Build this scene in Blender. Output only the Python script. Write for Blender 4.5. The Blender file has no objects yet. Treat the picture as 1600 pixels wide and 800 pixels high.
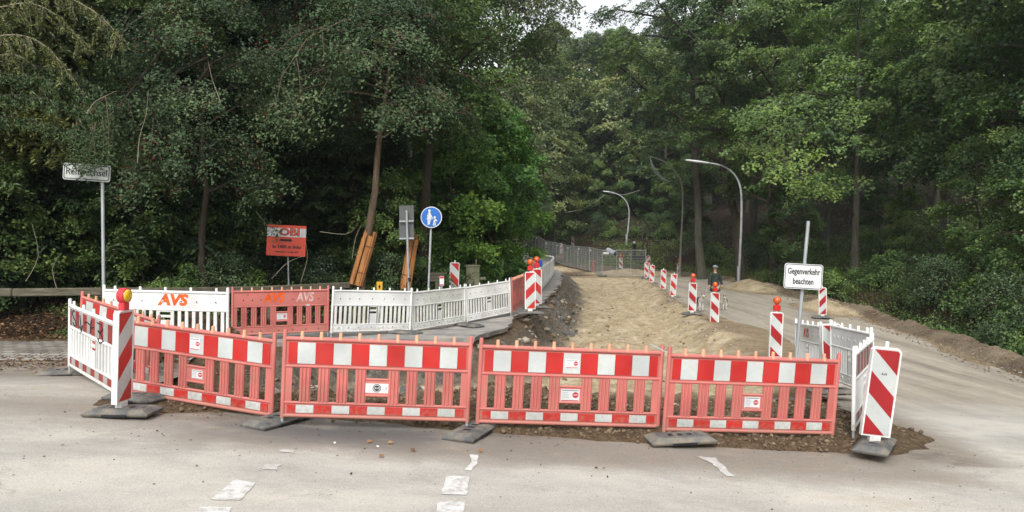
import bpy, math, random
import numpy as np
from mathutils import Vector, Matrix
R = math.radians
PI = math.pi
SC = bpy.context.scene
COL = SC.collection
rng = np.random.default_rng(7)
random.seed(5)

# ------------------------------------------------------------------ camera
F = 1160.0
CZ = 2.0
TP = 20.0/F
PIT = math.atan(TP)
CAM = Vector((0, 0, CZ))
FW = Vector((0, math.cos(PIT), -math.sin(PIT)))
UP = Vector((0, math.sin(PIT), math.cos(PIT)))
RT = Vector((1, 0, 0))
def at(px, py, D):
    "the world point at depth D seen at photo pixel (px, py)"
    return CAM + FW*D + RT*((px-800)/F*D) + UP*((400-py)/F*D)

cam = bpy.data.cameras.new('camera')
camo = bpy.data.objects.new('camera', cam)
COL.objects.link(camo)
cam.sensor_width = 36
cam.lens = F/1600*36
camo.location = CAM
camo.rotation_euler = (R(90)-PIT, 0, 0)
cam.clip_start = 0.1
cam.clip_end = 3000
SC.camera = camo

# ------------------------------------------------------------------ helpers
def tag(o, label=None, cat=None, group=None, kind=None):
    if label: o['label'] = label
    if cat: o['category'] = cat
    if group: o['group'] = group
    if kind: o['kind'] = kind
    return o

def empty(name, loc, rz=0.0, label=None, cat=None, group=None):
    o = bpy.data.objects.new(name, None)
    COL.objects.link(o)
    o.location = loc
    o.rotation_euler = (0, 0, rz)
    o.empty_display_size = 0.1
    return tag(o, label, cat, group)

def copy_tree(o, parent=None):
    c = o.copy()
    COL.objects.link(c)
    c.parent = parent
    for ch in o.children:
        copy_tree(ch, c)
    return c

def np_mesh(name, V, Q, T=None, smooth=False):
    "mesh from numpy verts and quads (and triangles)"
    me = bpy.data.meshes.new(name)
    V = np.asarray(V, dtype=np.float32)
    nq = 0 if Q is None else len(Q)
    nt = 0 if T is None else len(T)
    me.vertices.add(len(V))
    me.vertices.foreach_set('co', V.ravel())
    me.loops.add(nq*4+nt*3)
    me.polygons.add(nq+nt)
    li = []
    if nq: li.append(np.asarray(Q, dtype=np.int32).ravel())
    if nt: li.append(np.asarray(T, dtype=np.int32).ravel())
    me.loops.foreach_set('vertex_index', np.concatenate(li))
    st = np.concatenate([np.arange(nq)*4, nq*4+np.arange(nt)*3]).astype(np.int32)
    tot = np.concatenate([np.full(nq, 4), np.full(nt, 3)]).astype(np.int32)
    me.polygons.foreach_set('loop_start', st)
    me.polygons.foreach_set('loop_total', tot)
    if smooth:
        me.polygons.foreach_set('use_smooth', np.ones(nq+nt, dtype=bool))
    me.update(calc_edges=True)
    me.validate()
    return me

class MB:
    "collects primitives into one mesh"
    def __init__(s):
        s.v = []; s.f = []; s.m = []; s.sm = []
    def add(s, vs, fs, mi=0, smooth=False, M=None):
        b = len(s.v)
        for v in vs:
            s.v.append(tuple(M @ Vector(v)) if M is not None else tuple(v))
        for f in fs:
            s.f.append(tuple(b+i for i in f)); s.m.append(mi); s.sm.append(smooth)
    def box(s, x0, x1, y0, y1, z0, z1, mi=0, M=None, ch=0.0):
        if ch <= 0:
            vs = [(x, y, z) for z in (z0, z1) for y in (y0, y1) for x in (x0, x1)]
            s.add(vs, [(0, 2, 3, 1), (4, 5, 7, 6), (0, 1, 5, 4), (2, 6, 7, 3), (0, 4, 6, 2), (1, 3, 7, 5)], mi, False, M)
        else:   # chamfered upper and lower edges and corners
            c = ch
            ring = lambda d, z: [(x0+d+c, y0+d, z), (x1-d-c, y0+d, z), (x1-d, y0+d+c, z), (x1-d, y1-d-c, z), (x1-d-c, y1-d, z), (x0+d+c, y1-d, z), (x0+d, y1-d-c, z), (x0+d, y0+d+c, z)]
            rs = [ring(c*.7, z0), ring(0, z0+c*.7), ring(0, z1-c*.7), ring(c*.7, z1)]
            vs = [p for r in rs for p in r]
            fs = [tuple(range(7, -1, -1)), tuple(range(24, 32))]
            for k in range(3):
                for i in range(8):
                    j = (i+1) % 8
                    fs.append((k*8+i, k*8+j, k*8+8+j, k*8+8+i))
            s.add(vs, fs, mi, False, M)
    def tube(s, pts, rad, n=8, mi=0, cap=True, smooth=True):
        pts = [Vector(p) for p in pts]
        if not hasattr(rad, '__len__'): rad = [rad]*len(pts)
        vs = []; fs = []
        up = None
        for i, p in enumerate(pts):
            d = (pts[min(i+1, len(pts)-1)]-pts[max(i-1, 0)])
            if d.length < 1e-9: d = Vector((0, 0, 1))
            d.normalize()
            if up is None:
                up = Vector((0, 0, 1)) if abs(d.z) < .9 else Vector((1, 0, 0))
            a = d.cross(up); a.normalize(); b = a.cross(d); up = b
            for k in range(n):
                t = 2*PI*k/n
                vs.append(p+(a*math.cos(t)+b*math.sin(t))*rad[i])
        for i in range(len(pts)-1):
            for k in range(n):
                k2 = (k+1) % n
                fs.append((i*n+k, i*n+k2, (i+1)*n+k2, (i+1)*n+k))
        s.add(vs, fs, mi, smooth)
        if cap:
            m = (len(pts)-1)*n
            s.add(vs[:n], [tuple(range(n-1, -1, -1))], mi)
            s.add(vs[m:], [tuple(range(n))], mi)
    def prism(s, poly, z0, z1, M=None, mi=0):
        n = len(poly)
        vs = [(p[0], p[1], z0) for p in poly]+[(p[0], p[1], z1) for p in poly]
        fs = [tuple(range(n-1, -1, -1)), tuple(range(n, 2*n))]+[(i, (i+1) % n, n+(i+1) % n, n+i) for i in range(n)]
        s.add(vs, fs, mi, False, M)
    def sphere(s, c, r, seg=12, rings=8, mi=0, sc=(1, 1, 1)):
        vs = []; fs = []
        for i in range(rings+1):
            th = PI*i/rings
            for k in range(seg):
                ph = 2*PI*k/seg
                vs.append((c[0]+r*sc[0]*math.sin(th)*math.cos(ph), c[1]+r*sc[1]*math.sin(th)*math.sin(ph), c[2]+r*sc[2]*math.cos(th)))
        for i in range(rings):
            for k in range(seg):
                k2 = (k+1) % seg
                fs.append((i*seg+k, (i+1)*seg+k, (i+1)*seg+k2, i*seg+k2))
        s.add(vs, fs, mi, True)
    def build(s, name, mats, parent=None):
        me = bpy.data.meshes.new(name)
        me.from_pydata(s.v, [], s.f)
        if not isinstance(mats, (list, tuple)): mats = [mats]
        for m in mats: me.materials.append(m)
        me.polygons.foreach_set('material_index', s.m)
        me.polygons.foreach_set('use_smooth', s.sm)
        me.update()
        o = bpy.data.objects.new(name, me)
        COL.objects.link(o)
        o.parent = parent
        return o

def text_obj(txt, size, mat, M, parent, name='lettering', bold=0.0, align='CENTER', sx=1.0, ext=0.002, shear=0.0):
    "raised letters as a mesh; text lies in local XY of matrix M, facing local +Z"
    cu = bpy.data.curves.new('lettering', 'FONT')
    cu.body = txt; cu.size = size; cu.extrude = ext; cu.offset = bold
    cu.align_x = align; cu.align_y = 'CENTER'; cu.resolution_u = 3; cu.shear = shear
    t = bpy.data.objects.new('tmp', cu)
    COL.objects.link(t)
    dg = bpy.context.evaluated_depsgraph_get()
    me = bpy.data.meshes.new_from_object(t.evaluated_get(dg))
    bpy.data.objects.remove(t)
    me.name = name
    me.materials.clear(); me.materials.append(mat)
    me.transform(M @ Matrix.Diagonal((sx, 1, 1, 1)))
    o = bpy.data.objects.new(name, me)
    COL.objects.link(o); o.parent = parent
    return o
FACE = Matrix(((1, 0, 0, 0), (0, 0, -1, 0), (0, 1, 0, 0), (0, 0, 0, 1)))   # text upright in XZ, facing -Y

# ------------------------------------------------------------------ noise (numpy)
def _hash(ix, iy, s):
    h = (ix.astype(np.int64)*374761393+iy.astype(np.int64)*668265263+s*974634777) & 0x7fffffff
    h = ((h ^ (h >> 13))*1274126177) & 0x7fffffff
    return ((h ^ (h >> 16)) & 0xffff)/65535.0
def vnoise(x, y, s=0):
    ix = np.floor(x); iy = np.floor(y); fx = x-ix; fy = y-iy
    fx = fx*fx*(3-2*fx); fy = fy*fy*(3-2*fy)
    a = _hash(ix, iy, s); b = _hash(ix+1, iy, s); c = _hash(ix, iy+1, s); d = _hash(ix+1, iy+1, s)
    return (a*(1-fx)+b*fx)*(1-fy)+(c*(1-fx)+d*fx)*fy
def fbm(x, y, sc, oct=4, s=0):
    t = 0; amp = 1; tot = 0; f = 1.0/sc
    for o in range(oct):
        t = t+amp*(vnoise(x*f+17.3*o, y*f-9.1*o, s+o)-.5); tot += amp; amp *= .5; f *= 2.03
    return t/tot*2
def ss(a, b, x):
    t = np.clip((x-a)/(b-a), 0, 1); return t*t*(3-2*t)

# ------------------------------------------------------------------ terrain functions
RP = np.array([(9.3, -30), (9.3, 9), (10.6, 15), (12.0, 21), (13.1, 29), (13.6, 40), (14.6, 50), (13.5, 60), (8, 69), (0, 77), (-14, 86), (-60, 100)], float)
LP = np.array([(-90, 15.2), (-12, 14.9), (-6.2, 15.0), (-4.6, 16.6), (-2.8, 18.2), (-.9, 21.2), (.1, 24), (1.9, 43), (1.5, 52), (.2, 62), (-6, 68), (-18, 75), (-60, 85)], float)
def pdist(P, x, y):
    "distance to polyline and side sign (positive = left of the direction of travel)"
    best = np.full(x.shape, 1e9); side = np.zeros(x.shape)
    for i in range(len(P)-1):
        ax, ay = P[i]; bx, by = P[i+1]
        dx, dy = bx-ax, by-ay; L = dx*dx+dy*dy
        t = np.clip(((x-ax)*dx+(y-ay)*dy)/L, 0, 1)
        d = np.hypot(x-ax-t*dx, y-ay-t*dy)
        cr = dx*(y-ay)-dy*(x-ax)
        m = d < best-1e-9
        best = np.where(m, d, best); side = np.where(m, np.sign(cr), side)
    return best, side
XE = np.array([(-5, -6), (8, -5.6), (10, -5.5), (13, -5.1), (14.2, -4.4), (14.7, -2.6), (15.1, -.8), (17.6, -.25), (26.4, 1.25), (36, 2.4), (48, 3.2), (60, 2.4), (68, -6), (120, -60)], float)
XR = np.array([(-5, 4), (9, 4.9), (13, 5.4), (16.8, 5.8), (25, 6.5), (35, 7.4), (46, 8.5), (54, 9.6), (60, 9.6), (120, -20)], float)
def xe(y): return np.interp(y, XE[:, 0], XE[:, 1])
def xr(y): return np.interp(y, XR[:, 0], XR[:, 1])
def front(x): return -.15-.054*np.clip(x, -9, 9)
def zroad(x, y):
    f = front(x)
    far = np.interp(y, [17, 25, 30, 40, 50, 58, 72, 90, 120], [-.78, -.74, -.62, -.5, -.5, -.6, -.2, .5, 1.5])
    w = ss(8.6, 16.5, y)
    return f*(1-w)+far*w
def zleft(x, y):
    b = np.interp(y, [10, 12.5, 14.5, 16, 18, 20.5, 30, 43, 60, 90], [0, .17, .08, .02, -.06, .02, .05, .14, .2, .8])
    w = ss(8.8, 12, y)
    return front(x)*(1-w)+b*w
def wleft(x, y):
    return 1-ss(-.05, .3, x-xe(y))
def zsmooth(x, y):
    wl = 1-ss(-.3, 1.2, x-xe(y))
    wl = np.maximum(wl, 0)
    return zleft(x, y)*wl+zroad(x, y)*(1-wl)
BR = ([0, .35, .7, 1.1, 1.7, 2.4, 3.2, 5, 8, 15, 30, 60, 100, 400], [0, .12, .14, -.1, -.75, -.7, .05, .8, 1.6, 3.4, 8, 19, 30, 60])
BR2 = ([0, .35, .8, 1.3, 1.9, 2.6, 3.3, 5, 8, 15, 30, 60, 100, 400], [0, .12, .16, .1, .05, .2, .4, .9, 1.7, 3.6, 8, 19, 30, 60])
BL = ([0, .6, 2.5, 6, 15, 40, 100, 400], [0, .03, .45, 1.1, 2.2, 6, 14, 40])
def terrain(x, y, parts=False):
    x = np.asarray(x, float); y = np.asarray(y, float)
    dR, sR = pdist(RP, x, y); dL, sL = pdist(LP, x, y)
    outR = sR < 0; outL = sL > 0
    z = zsmooth(x, y)
    wl = wleft(x, y)
    inside = ~(outR | outL)
    # excavation between pavement edge and haul road
    a = ss(0, .75, x-xe(y)); b = ss(-.2, 1.3, xr(y)-x)
    pit = a*b*ss(8.9, 10.2, y)*(1-ss(52, 56, y))*inside
    n1 = fbm(x, y, 1.6, 4, 3); n2 = fbm(x, y, .35, 3, 11); n3 = fbm(x, y, .09, 2, 23)
    d = .22+.1*ss(14, 20, y)*(1-ss(30, 44, y))
    rut = np.sin((x-xe(y)*.5-xr(y)*.5)*5.2+n1*2.5)*ss(-.2, .5, fbm(x, y*.35, 2.0, 2, 77))
    z = z-pit*d+pit*(n1*.15+n2*.085+n3*.036+.035*rut*(y > 13))
    # the cliff of dark rubble under the pavement edge
    edge = ss(0, .25, x-xe(y))*(1-ss(.5, 1.5, x-xe(y)))*(y > 13)*inside*(1-ss(45, 55, y))
    z = z+edge*(n2*.16+n1*.12)
    # soil strip behind and under the front row
    yb = 8.75+.25*fbm(x, x*0+3, 1.5, 3, 5)
    strip = np.exp(-((y-yb-1.05)/.95)**2)*ss(-5.3, -4.2, x)*(1-ss(3.6, 4.4, x))
    z = z+strip*(.17+.22*np.clip(n1+.4, 0, 1)+n2*.11+n3*.04)
    spill = np.exp(-((y-8.5-.14*n1)/.21)**2)*ss(-1.6, .2, x)*(1-ss(4.0, 4.7, x))
    z = z+spill*(.055+n2*.05+n3*.035)
    def mound(cx, cy, rx, ry, h):
        q = ((x-cx)/rx)**2+((y-cy)/ry)**2+.35*n1+.2*n2
        return h*np.exp(-np.clip(q, 0, 50))*(1+.25*n2)
    mo = mound(-5.55, 13.2, .9, .7, .62)+mound(4.1, 10.0, .55, 1.0, .34)+mound(4.85, 9.25, .4, .25, .08)+mound(1.5, 10.4, 1.6, .6, .12)
    mo = mo+mound(6.1, 20.6, 1.2, 2.2, .12)+mound(7.1, 24, .9, 3, .10)
    msand = mound(13.0, 40.5, .9, 2.2, .6)+mound(12.5, 29.5, .6, 1.7, .5)+mound(9.6, 60, 3, 2, .5)+mound(3.5, 64, 2, 2, .5)
    z = z+mo+msand
    rim = np.exp(-((x-xr(y)+.25)/.55)**2)*ss(14, 18, y)*(1-ss(48, 54, y))
    z = z+rim*(.08+.14*n1+.05*n2)
    # banks
    br = np.where(y < 33, np.interp(dR, BR[0], BR[1]), np.interp(dR, BR2[0], BR2[1]))
    k = ss(31, 36, y)
    br = np.interp(dR, BR[0], BR[1])*(1-k)+np.interp(dR, BR2[0], BR2[1])*k
    bl = np.interp(dL, BL[0], BL[1])
    bumpR = ss(0, .3, dR)*(n1*.12+n2*.09+n3*.04)
    z = np.where(outR, z+br+bumpR+fbm(x, y, 9, 3, 31)*.5*ss(4, 12, dR), z)
    z = np.where(outL & ~outR, z+bl+ss(.2, 2, dL)*(n1*.12+n2*.04)+fbm(x, y, 9, 3, 37)*.5*ss(5, 14, dL), z)
    sandm = pit*ss(13.2, 15.4, y+n1*1.3)
    if not parts: return z
    return z, dict(outR=outR, outL=outL, dR=dR, dL=dL, pit=pit, n1=n1, n2=n2, n3=n3, edge=edge, strip=np.maximum(strip, spill), mo=mo, ms=msand, sand=sandm, rim=rim, wl=wl)
def gz(x, y):
    return float(terrain(np.array([x]), np.array([y]))[0])
def G(px, D):
    "ground point seen at photo column px and depth D"
    x = (px-800)/F*D
    y = D
    for _ in range(3):
        z = gz(x, y)
        y = (D-(z-CZ)*FW.z)/FW.y
    return Vector((x, y, gz(x, y)))
# ------------------------------------------------------------------ materials
def new_mat(name, rough=.6, spec=.3):
    m = bpy.data.materials.new(name); m.use_nodes = True
    nt = m.node_tree; b = nt.nodes['Principled BSDF']
    b.inputs['Roughness'].default_value = rough
    b.inputs['Specular IOR Level'].default_value = spec
    return m, nt, b
def noise(nt, scale, detail=4, rough=.55, coord='Object', dist=0.0, vec=None):
    n = nt.nodes.new('ShaderNodeTexNoise')
    n.inputs['Scale'].default_value = scale; n.inputs['Detail'].default_value = detail
    n.inputs['Roughness'].default_value = rough; n.inputs['Distortion'].default_value = dist
    if vec is None:
        tc = nt.nodes.new('ShaderNodeTexCoord'); vec = tc.outputs[coord]
    nt.links.new(vec, n.inputs['Vector'])
    return n.outputs['Fac']
def ramp(nt, fac, stops):
    r = nt.nodes.new('ShaderNodeValToRGB')
    el = r.color_ramp.elements
    while len(el) < len(stops): el.new(.5)
    for e, (p, c) in zip(el, stops):
        e.position = p; e.color = (*c, 1) if len(c) == 3 else c
    nt.links.new(fac, r.inputs['Fac'])
    return r.outputs['Color']
def mix(nt, fac, a, b, mode='MIX'):
    m = nt.nodes.new('ShaderNodeMix'); m.data_type = 'RGBA'; m.blend_type = mode
    for s, v in ((0, fac), (6, a), (7, b)):
        if hasattr(v, 'is_output'): nt.links.new(v, m.inputs[s])
        elif s == 0: m.inputs[0].default_value = v
        else: m.inputs[s].default_value = (*v, 1)
    return m.outputs[2]
def math_(nt, op, a, b=0.0, clamp=False):
    m = nt.nodes.new('ShaderNodeMath'); m.operation = op; m.use_clamp = clamp
    for i, v in enumerate((a, b)):
        if hasattr(v, 'is_output'): nt.links.new(v, m.inputs[i])
        else: m.inputs[i].default_value = v
    return m.outputs[0]
def bump(nt, bs, h, strength=.3, dist=.02):
    b = nt.nodes.new('ShaderNodeBump'); b.inputs['Strength'].default_value = strength; b.inputs['Distance'].default_value = dist
    nt.links.new(h, b.inputs['Height']); nt.links.new(b.outputs[0], bs.inputs['Normal'])
def attr(nt, name):
    a = nt.nodes.new('ShaderNodeAttribute'); a.attribute_name = name
    return a
def sep(nt, col):
    s = nt.nodes.new('ShaderNodeSeparateColor'); nt.links.new(col, s.inputs[0]); return s.outputs
def mapped(nt, scale=(1, 1, 1), coord='Object', rot=(0, 0, 0)):
    tc = nt.nodes.new('ShaderNodeTexCoord'); mp = nt.nodes.new('ShaderNodeMapping')
    mp.inputs['Scale'].default_value = scale; mp.inputs['Rotation'].default_value = rot
    nt.links.new(tc.outputs[coord], mp.inputs['Vector']); return mp.outputs[0]
def worn(name, col, dirt=(.16, .12, .085), amt=.5, rough=.5, spec=.35, scale=3.0, spots=True, bmp=.15, vary=.10, splash=False):
    "painted or plastic surface with grime in its own pattern"
    m, nt, b = new_mat(name, rough, spec)
    oi = nt.nodes.new('ShaderNodeObjectInfo')
    tc = nt.nodes.new('ShaderNodeTexCoord')
    vm = nt.nodes.new('ShaderNodeVectorMath'); vm.operation = 'ADD'
    nt.links.new(tc.outputs['Object'], vm.inputs[0])
    cx = nt.nodes.new('ShaderNodeCombineXYZ')
    k = math_(nt, 'MULTIPLY', oi.outputs['Random'], 37.0)
    for i in range(3): nt.links.new(k, cx.inputs[i])
    nt.links.new(cx.outputs[0], vm.inputs[1])
    v = vm.outputs[0]
    f1 = noise(nt, scale, 5, .65, vec=v)
    d1 = ramp(nt, f1, [(.42, (0, 0, 0)), (.75, (amt, amt, amt))])
    c = mix(nt, sep(nt, d1)[0], col, dirt)
    if splash:      # mud thrown up on the lowest part
        sx_ = nt.nodes.new('ShaderNodeSeparateXYZ'); nt.links.new(tc.outputs['Object'], sx_.inputs[0])
        lowz = math_(nt, 'MULTIPLY', math_(nt, 'SUBTRACT', .30, sx_.outputs[2]), 1.1)
        ms_ = math_(nt, 'ADD', noise(nt, 22, 5, .75, vec=v), lowz)
        msp = sep(nt, ramp(nt, ms_, [(.66, (0, 0, 0)), (.92, (.55, .55, .55))]))[0]
    f3 = noise(nt, scale*.5, 2, .5, vec=v)
    lo = tuple(max(0, x*(1-vary*2)) for x in col)
    c0 = ramp(nt, f3, [(.35, lo), (.65, tuple(min(1, x*(1+vary)) for x in col))])
    c = mix(nt, sep(nt, d1)[0], c0, dirt)
    if spots:
        f2 = noise(nt, 60, 3, .7, vec=v)
        d2 = ramp(nt, f2, [(.66, (0, 0, 0)), (.74, (.45, .45, .45))])
        c = mix(nt, sep(nt, d2)[0], c, tuple(x*.6 for x in dirt))
    if splash: c = mix(nt, msp, c, (.27, .21, .15))
    nt.links.new(c, b.inputs['Base Color'])
    r = math_(nt, 'MULTIPLY_ADD', f1, .3); nt.nodes[-1].inputs[2].default_value = rough-.12
    nt.links.new(r, b.inputs['Roughness'])
    bump(nt, b, noise(nt, 90, 3, .6, vec=v), bmp, .003)
    return m

M = {}
M['red_plastic'] = worn('faded_red_plastic', (.57, .165, .148), dirt=(.36, .17, .125), amt=.8, rough=.55, scale=4, splash=True)
M['orange_worn'] = worn('worn_orange_plastic', (.66, .33, .21), dirt=(.50, .34, .23), amt=.6, rough=.65, scale=9)
M['red_sheet'] = worn('red_reflective_sheet', (.50, .018, .016), dirt=(.34, .05, .04), amt=.5, rough=.35, spec=.5, scale=5, bmp=.03, splash=True)
M['dark_red_sheet'] = worn('dark_red_sheet', (.36, .013, .018), dirt=(.2, .03, .03), amt=.25, rough=.35, spec=.5, scale=5, bmp=.03)
M['white_sheet'] = worn('white_reflective_sheet', (.54, .58, .575), dirt=(.36, .35, .31), amt=.55, rough=.4, spec=.5, scale=5, bmp=.03, splash=True)
M['old_sheet'] = worn('dull_reflective_sheet', (.36, .37, .36), dirt=(.25, .23, .2), amt=.4, rough=.5, scale=5, bmp=.03)
M['old_red'] = worn('dull_red_sheet', (.30, .035, .03), dirt=(.2, .08, .06), amt=.4, rough=.5, scale=5, bmp=.03)
M['white_plastic'] = worn('white_plastic', (.80, .81, .80), dirt=(.40, .41, .34), amt=.22, rough=.5, scale=3.5, splash=True)
M['white_dirty'] = worn('stained_white_plastic', (.76, .77, .75), dirt=(.36, .38, .24), amt=.7, rough=.6, scale=5, splash=True)
M['rubber'] = worn('dusty_black_rubber', (.115, .12, .12), dirt=(.30, .25, .18), amt=.75, rough=.85, spec=.2, scale=7, bmp=.5)
M['galv'] = worn('galvanised_steel', (.42, .45, .47), dirt=(.25, .24, .22), amt=.4, rough=.45, spec=.5, scale=6, spots=False)
M['galv'].node_tree.nodes['Principled BSDF'].inputs['Metallic'].default_value = .3
M['grey_back'] = worn('grey_sign_back', (.12, .13, .135), dirt=(.09, .1, .07), amt=.6, rough=.6)
M['sign_white'] = worn('white_sign_face', (.72, .74, .75), dirt=(.5, .5, .45), amt=.25, rough=.35, spec=.5)
M['sign_old'] = worn('old_white_sign_face', (.50, .53, .52), dirt=(.25, .28, .2), amt=.5, rough=.45, spec=.5)
M['sign_blue'] = worn('blue_sign_face', (.012, .14, .52), dirt=(.05, .13, .3), amt=.2, rough=.35, spec=.5)
M['sign_red'] = worn('red_sign_face', (.80, .085, .04), dirt=(.35, .06, .04), amt=.35, rough=.4, spec=.5)
M['black'] = worn('black_paint', (.012, .012, .013), dirt=(.05, .05, .05), amt=.4, rough=.5)
M['spray_orange'] = worn('orange_spray_paint', (.78, .11, .012), dirt=(.6, .2, .08), amt=.35, rough=.6, scale=14)
M['spray_white'] = worn('faded_white_spray_paint', (.62, .45, .42), dirt=(.5, .2, .18), amt=.6, rough=.6, scale=14)
M['spray_red'] = worn('red_spray_paint', (.5, .06, .05), dirt=(.4, .2, .18), amt=.5, rough=.6, scale=14)
M['marker'] = worn('black_marker', (.02, .02, .022), rough=.5, amt=.2)
M['text_grey'] = worn('grey_print', (.16, .17, .2), rough=.5, amt=.3)
M['text_red'] = worn('red_print', (.55, .03, .05), rough=.5, amt=.3)
M['lamp_red'] = worn('red_lamp_housing', (.62, .02, .018), dirt=(.4, .05, .03), amt=.3, rough=.35, spec=.5)
M['lamp_pink'] = worn('pinkish_red_lamp_hood', (.66, .04, .06), dirt=(.4, .05, .04), amt=.3, rough=.35, spec=.5)
M['pipe_blue'] = worn('blue_lamp_housing', (.01, .06, .32), rough=.4, amt=.2)
M['pale_pipe'] = worn('pale_plastic_pipe', (.42, .47, .54), rough=.5, amt=.4)
M['concrete'] = worn('lichened_concrete', (.24, .235, .16), dirt=(.10, .12, .05), amt=.9, rough=.9, spec=.15, scale=4, bmp=.8)
M['stone'] = worn('broken_concrete', (.42, .38, .31), dirt=(.24, .19, .13), amt=.8, rough=.95, spec=.1, scale=9, bmp=.9)
M['darkstone'] = worn('broken_asphalt', (.10, .10, .105), dirt=(.22, .18, .13), amt=.8, rough=.95, spec=.1, scale=9, bmp=.9)
M['yellow'] = worn('yellow_plastic', (.62, .33, .01), rough=.5, amt=.3)
M['grey_post'] = worn('weathered_lamp_steel', (.25, .25, .21), dirt=(.12, .13, .09), amt=.5, rough=.6, spec=.4, spots=False)

def glass_mat(name, col, em=None):
    m, nt, b = new_mat(name, .12, .6)
    v = nt.nodes.new('ShaderNodeTexVoronoi'); v.inputs['Scale'].default_value = 60
    tc = nt.nodes.new('ShaderNodeTexCoord'); nt.links.new(tc.outputs['Object'], v.inputs['Vector'])
    c = ramp(nt, v.outputs['Distance'], [(.0, tuple(x*1.25 for x in col)), (.8, tuple(x*.7 for x in col))])
    nt.links.new(c, b.inputs['Base Color'])
    b.inputs['Subsurface Weight'].default_value = .0
    b.inputs['Coat Weight'].default_value = .5
    bump(nt, b, v.outputs['Distance'], .4, .004)
    return m
M['amber'] = glass_mat('amber_lens', (.66, .10, .008))
M['yellow_lens'] = glass_mat('yellow_lens', (.80, .50, .02))

def bark(name, c1, c2, sc=6, stretch=.18, b_=1.0, band=None):
    m, nt, b = new_mat(name, .9, .15)
    v = mapped(nt, (1, 1, stretch))
    f = noise(nt, sc, 6, .7, vec=v, dist=.4)
    g = noise(nt, 1.1, 3, .6)
    c = ramp(nt, f, [(.3, c1), (.7, c2)])
    moss = ramp(nt, g, [(.5, (0, 0, 0)), (.75, (.5, .5, .5))])
    c = mix(nt, sep(nt, moss)[0], c, (.06, .075, .035))
    if band:
        w = mapped(nt, (.6, .6, 5))
        f2 = noise(nt, 2.0, 4, .7, vec=w)
        k = ramp(nt, f2, [(.53, (0, 0, 0)), (.6, (1, 1, 1))])
        c = mix(nt, sep(nt, k)[0], c, band)
    nt.links.new(c, b.inputs['Base Color'])
    bump(nt, b, f, b_, .04)
    return m
M['bark_dark'] = bark('dark_bark', (.022, .019, .014), (.085, .07, .05))
M['bark_grey'] = bark('grey_green_bark', (.035, .036, .028), (.115, .108, .082))
M['bark_brown'] = bark('brown_bark', (.07, .05, .036), (.19, .14, .10), sc=9)
M['bark_birch'] = bark('birch_bark', (.42, .40, .36), (.62, .60, .55), band=(.04, .035, .03))
M['twig_pale'] = bark('pale_bare_twig', (.20, .18, .13), (.36, .32, .24))
M['board'] = bark('orange_brown_board', (.20, .085, .032), (.56, .26, .10), sc=9, stretch=.05, b_=.5)
M['rail_wood'] = None
def rail():
    m, nt, b = new_mat('weathered_grey_timber', .9, .15)
    f = noise(nt, 5, 6, .7, vec=mapped(nt, (.12, 2, 6)), dist=.3)
    c = ramp(nt, f, [(.3, (.055, .05, .035)), (.55, (.15, .135, .10)), (.75, (.24, .21, .16))])
    g = ramp(nt, noise(nt, 2.2, 4), [(.45, (0, 0, 0)), (.7, (.6, .6, .6))])
    c = mix(nt, sep(nt, g)[0], c, (.075, .085, .045))
    nt.links.new(c, b.inputs['Base Color']); bump(nt, b, f, .8, .02)
    return m
M['rail_wood'] = rail()

def leaf_mat(name, dark, mid, light, trans=.28, rough=.5, spec=.35):
    "leaves: hue from a per-leaf attribute and a per-plant random"
    m, nt, b = new_mat(name, rough, spec)
    a = attr(nt, 'tint'); oi = nt.nodes.new('ShaderNodeObjectInfo')
    t = math_(nt, 'ADD', a.outputs['Fac'], math_(nt, 'MULTIPLY', math_(nt, 'SUBTRACT', oi.outputs['Random'], .5), .25))
    c = ramp(nt, t, [(.12, dark), (.5, mid), (.93, light)])
    nt.links.new(c, b.inputs['Base Color'])
    tr = nt.nodes.new('ShaderNodeBsdfTranslucent')
    tc = mix(nt, 1.0, c, (1.0, 1.15, .55), 'MULTIPLY')
    nt.links.new(tc, tr.inputs['Color'])
    ms = nt.nodes.new('ShaderNodeMixShader'); ms.inputs[0].default_value = trans
    nt.links.new(b.outputs[0], ms.inputs[1]); nt.links.new(tr.outputs[0], ms.inputs[2])
    out = nt.nodes['Material Output']; nt.links.new(ms.outputs[0], out.inputs['Surface'])
    return m
M['leaf_oak'] = leaf_mat('oak_foliage', (.030, .060, .020), (.082, .142, .042), (.20, .28, .07))
M['leaf_beech'] = leaf_mat('beech_foliage', (.032, .074, .024), (.088, .155, .046), (.23, .33, .075))
M['leaf_blue'] = leaf_mat('hawthorn_foliage', (.028, .054, .026), (.066, .108, .052), (.14, .195, .085), trans=.18, rough=.6, spec=.2)
M['leaf_bright'] = leaf_mat('maple_foliage', (.05, .13, .03), (.14, .29, .065), (.34, .48, .085), trans=.32)
M['leaf_pale'] = leaf_mat('willow_foliage', (.05, .075, .036), (.12, .15, .075), (.25, .27, .13), trans=.3)
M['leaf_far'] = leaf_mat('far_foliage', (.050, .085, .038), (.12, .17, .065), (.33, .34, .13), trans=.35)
M['needle'] = leaf_mat('spruce_needles', (.014, .036, .014), (.040, .080, .028), (.11, .16, .05), trans=.1)
M['needle_old'] = leaf_mat('drooping_olive_twigs', (.026, .045, .014), (.065, .088, .026), (.17, .18, .05), trans=.1)
M['ivy'] = leaf_mat('dark_ivy', (.010, .022, .010), (.024, .05, .022), (.07, .11, .05), trans=.12, rough=.35, spec=.5)
M['grass'] = leaf_mat('grass_blades', (.04, .065, .018), (.10, .13, .035), (.24, .23, .075), trans=.3)
M['litter'] = leaf_mat('dry_leaves', (.06, .028, .015), (.15, .078, .042), (.32, .20, .12), trans=.1, rough=.8, spec=.15)
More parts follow.
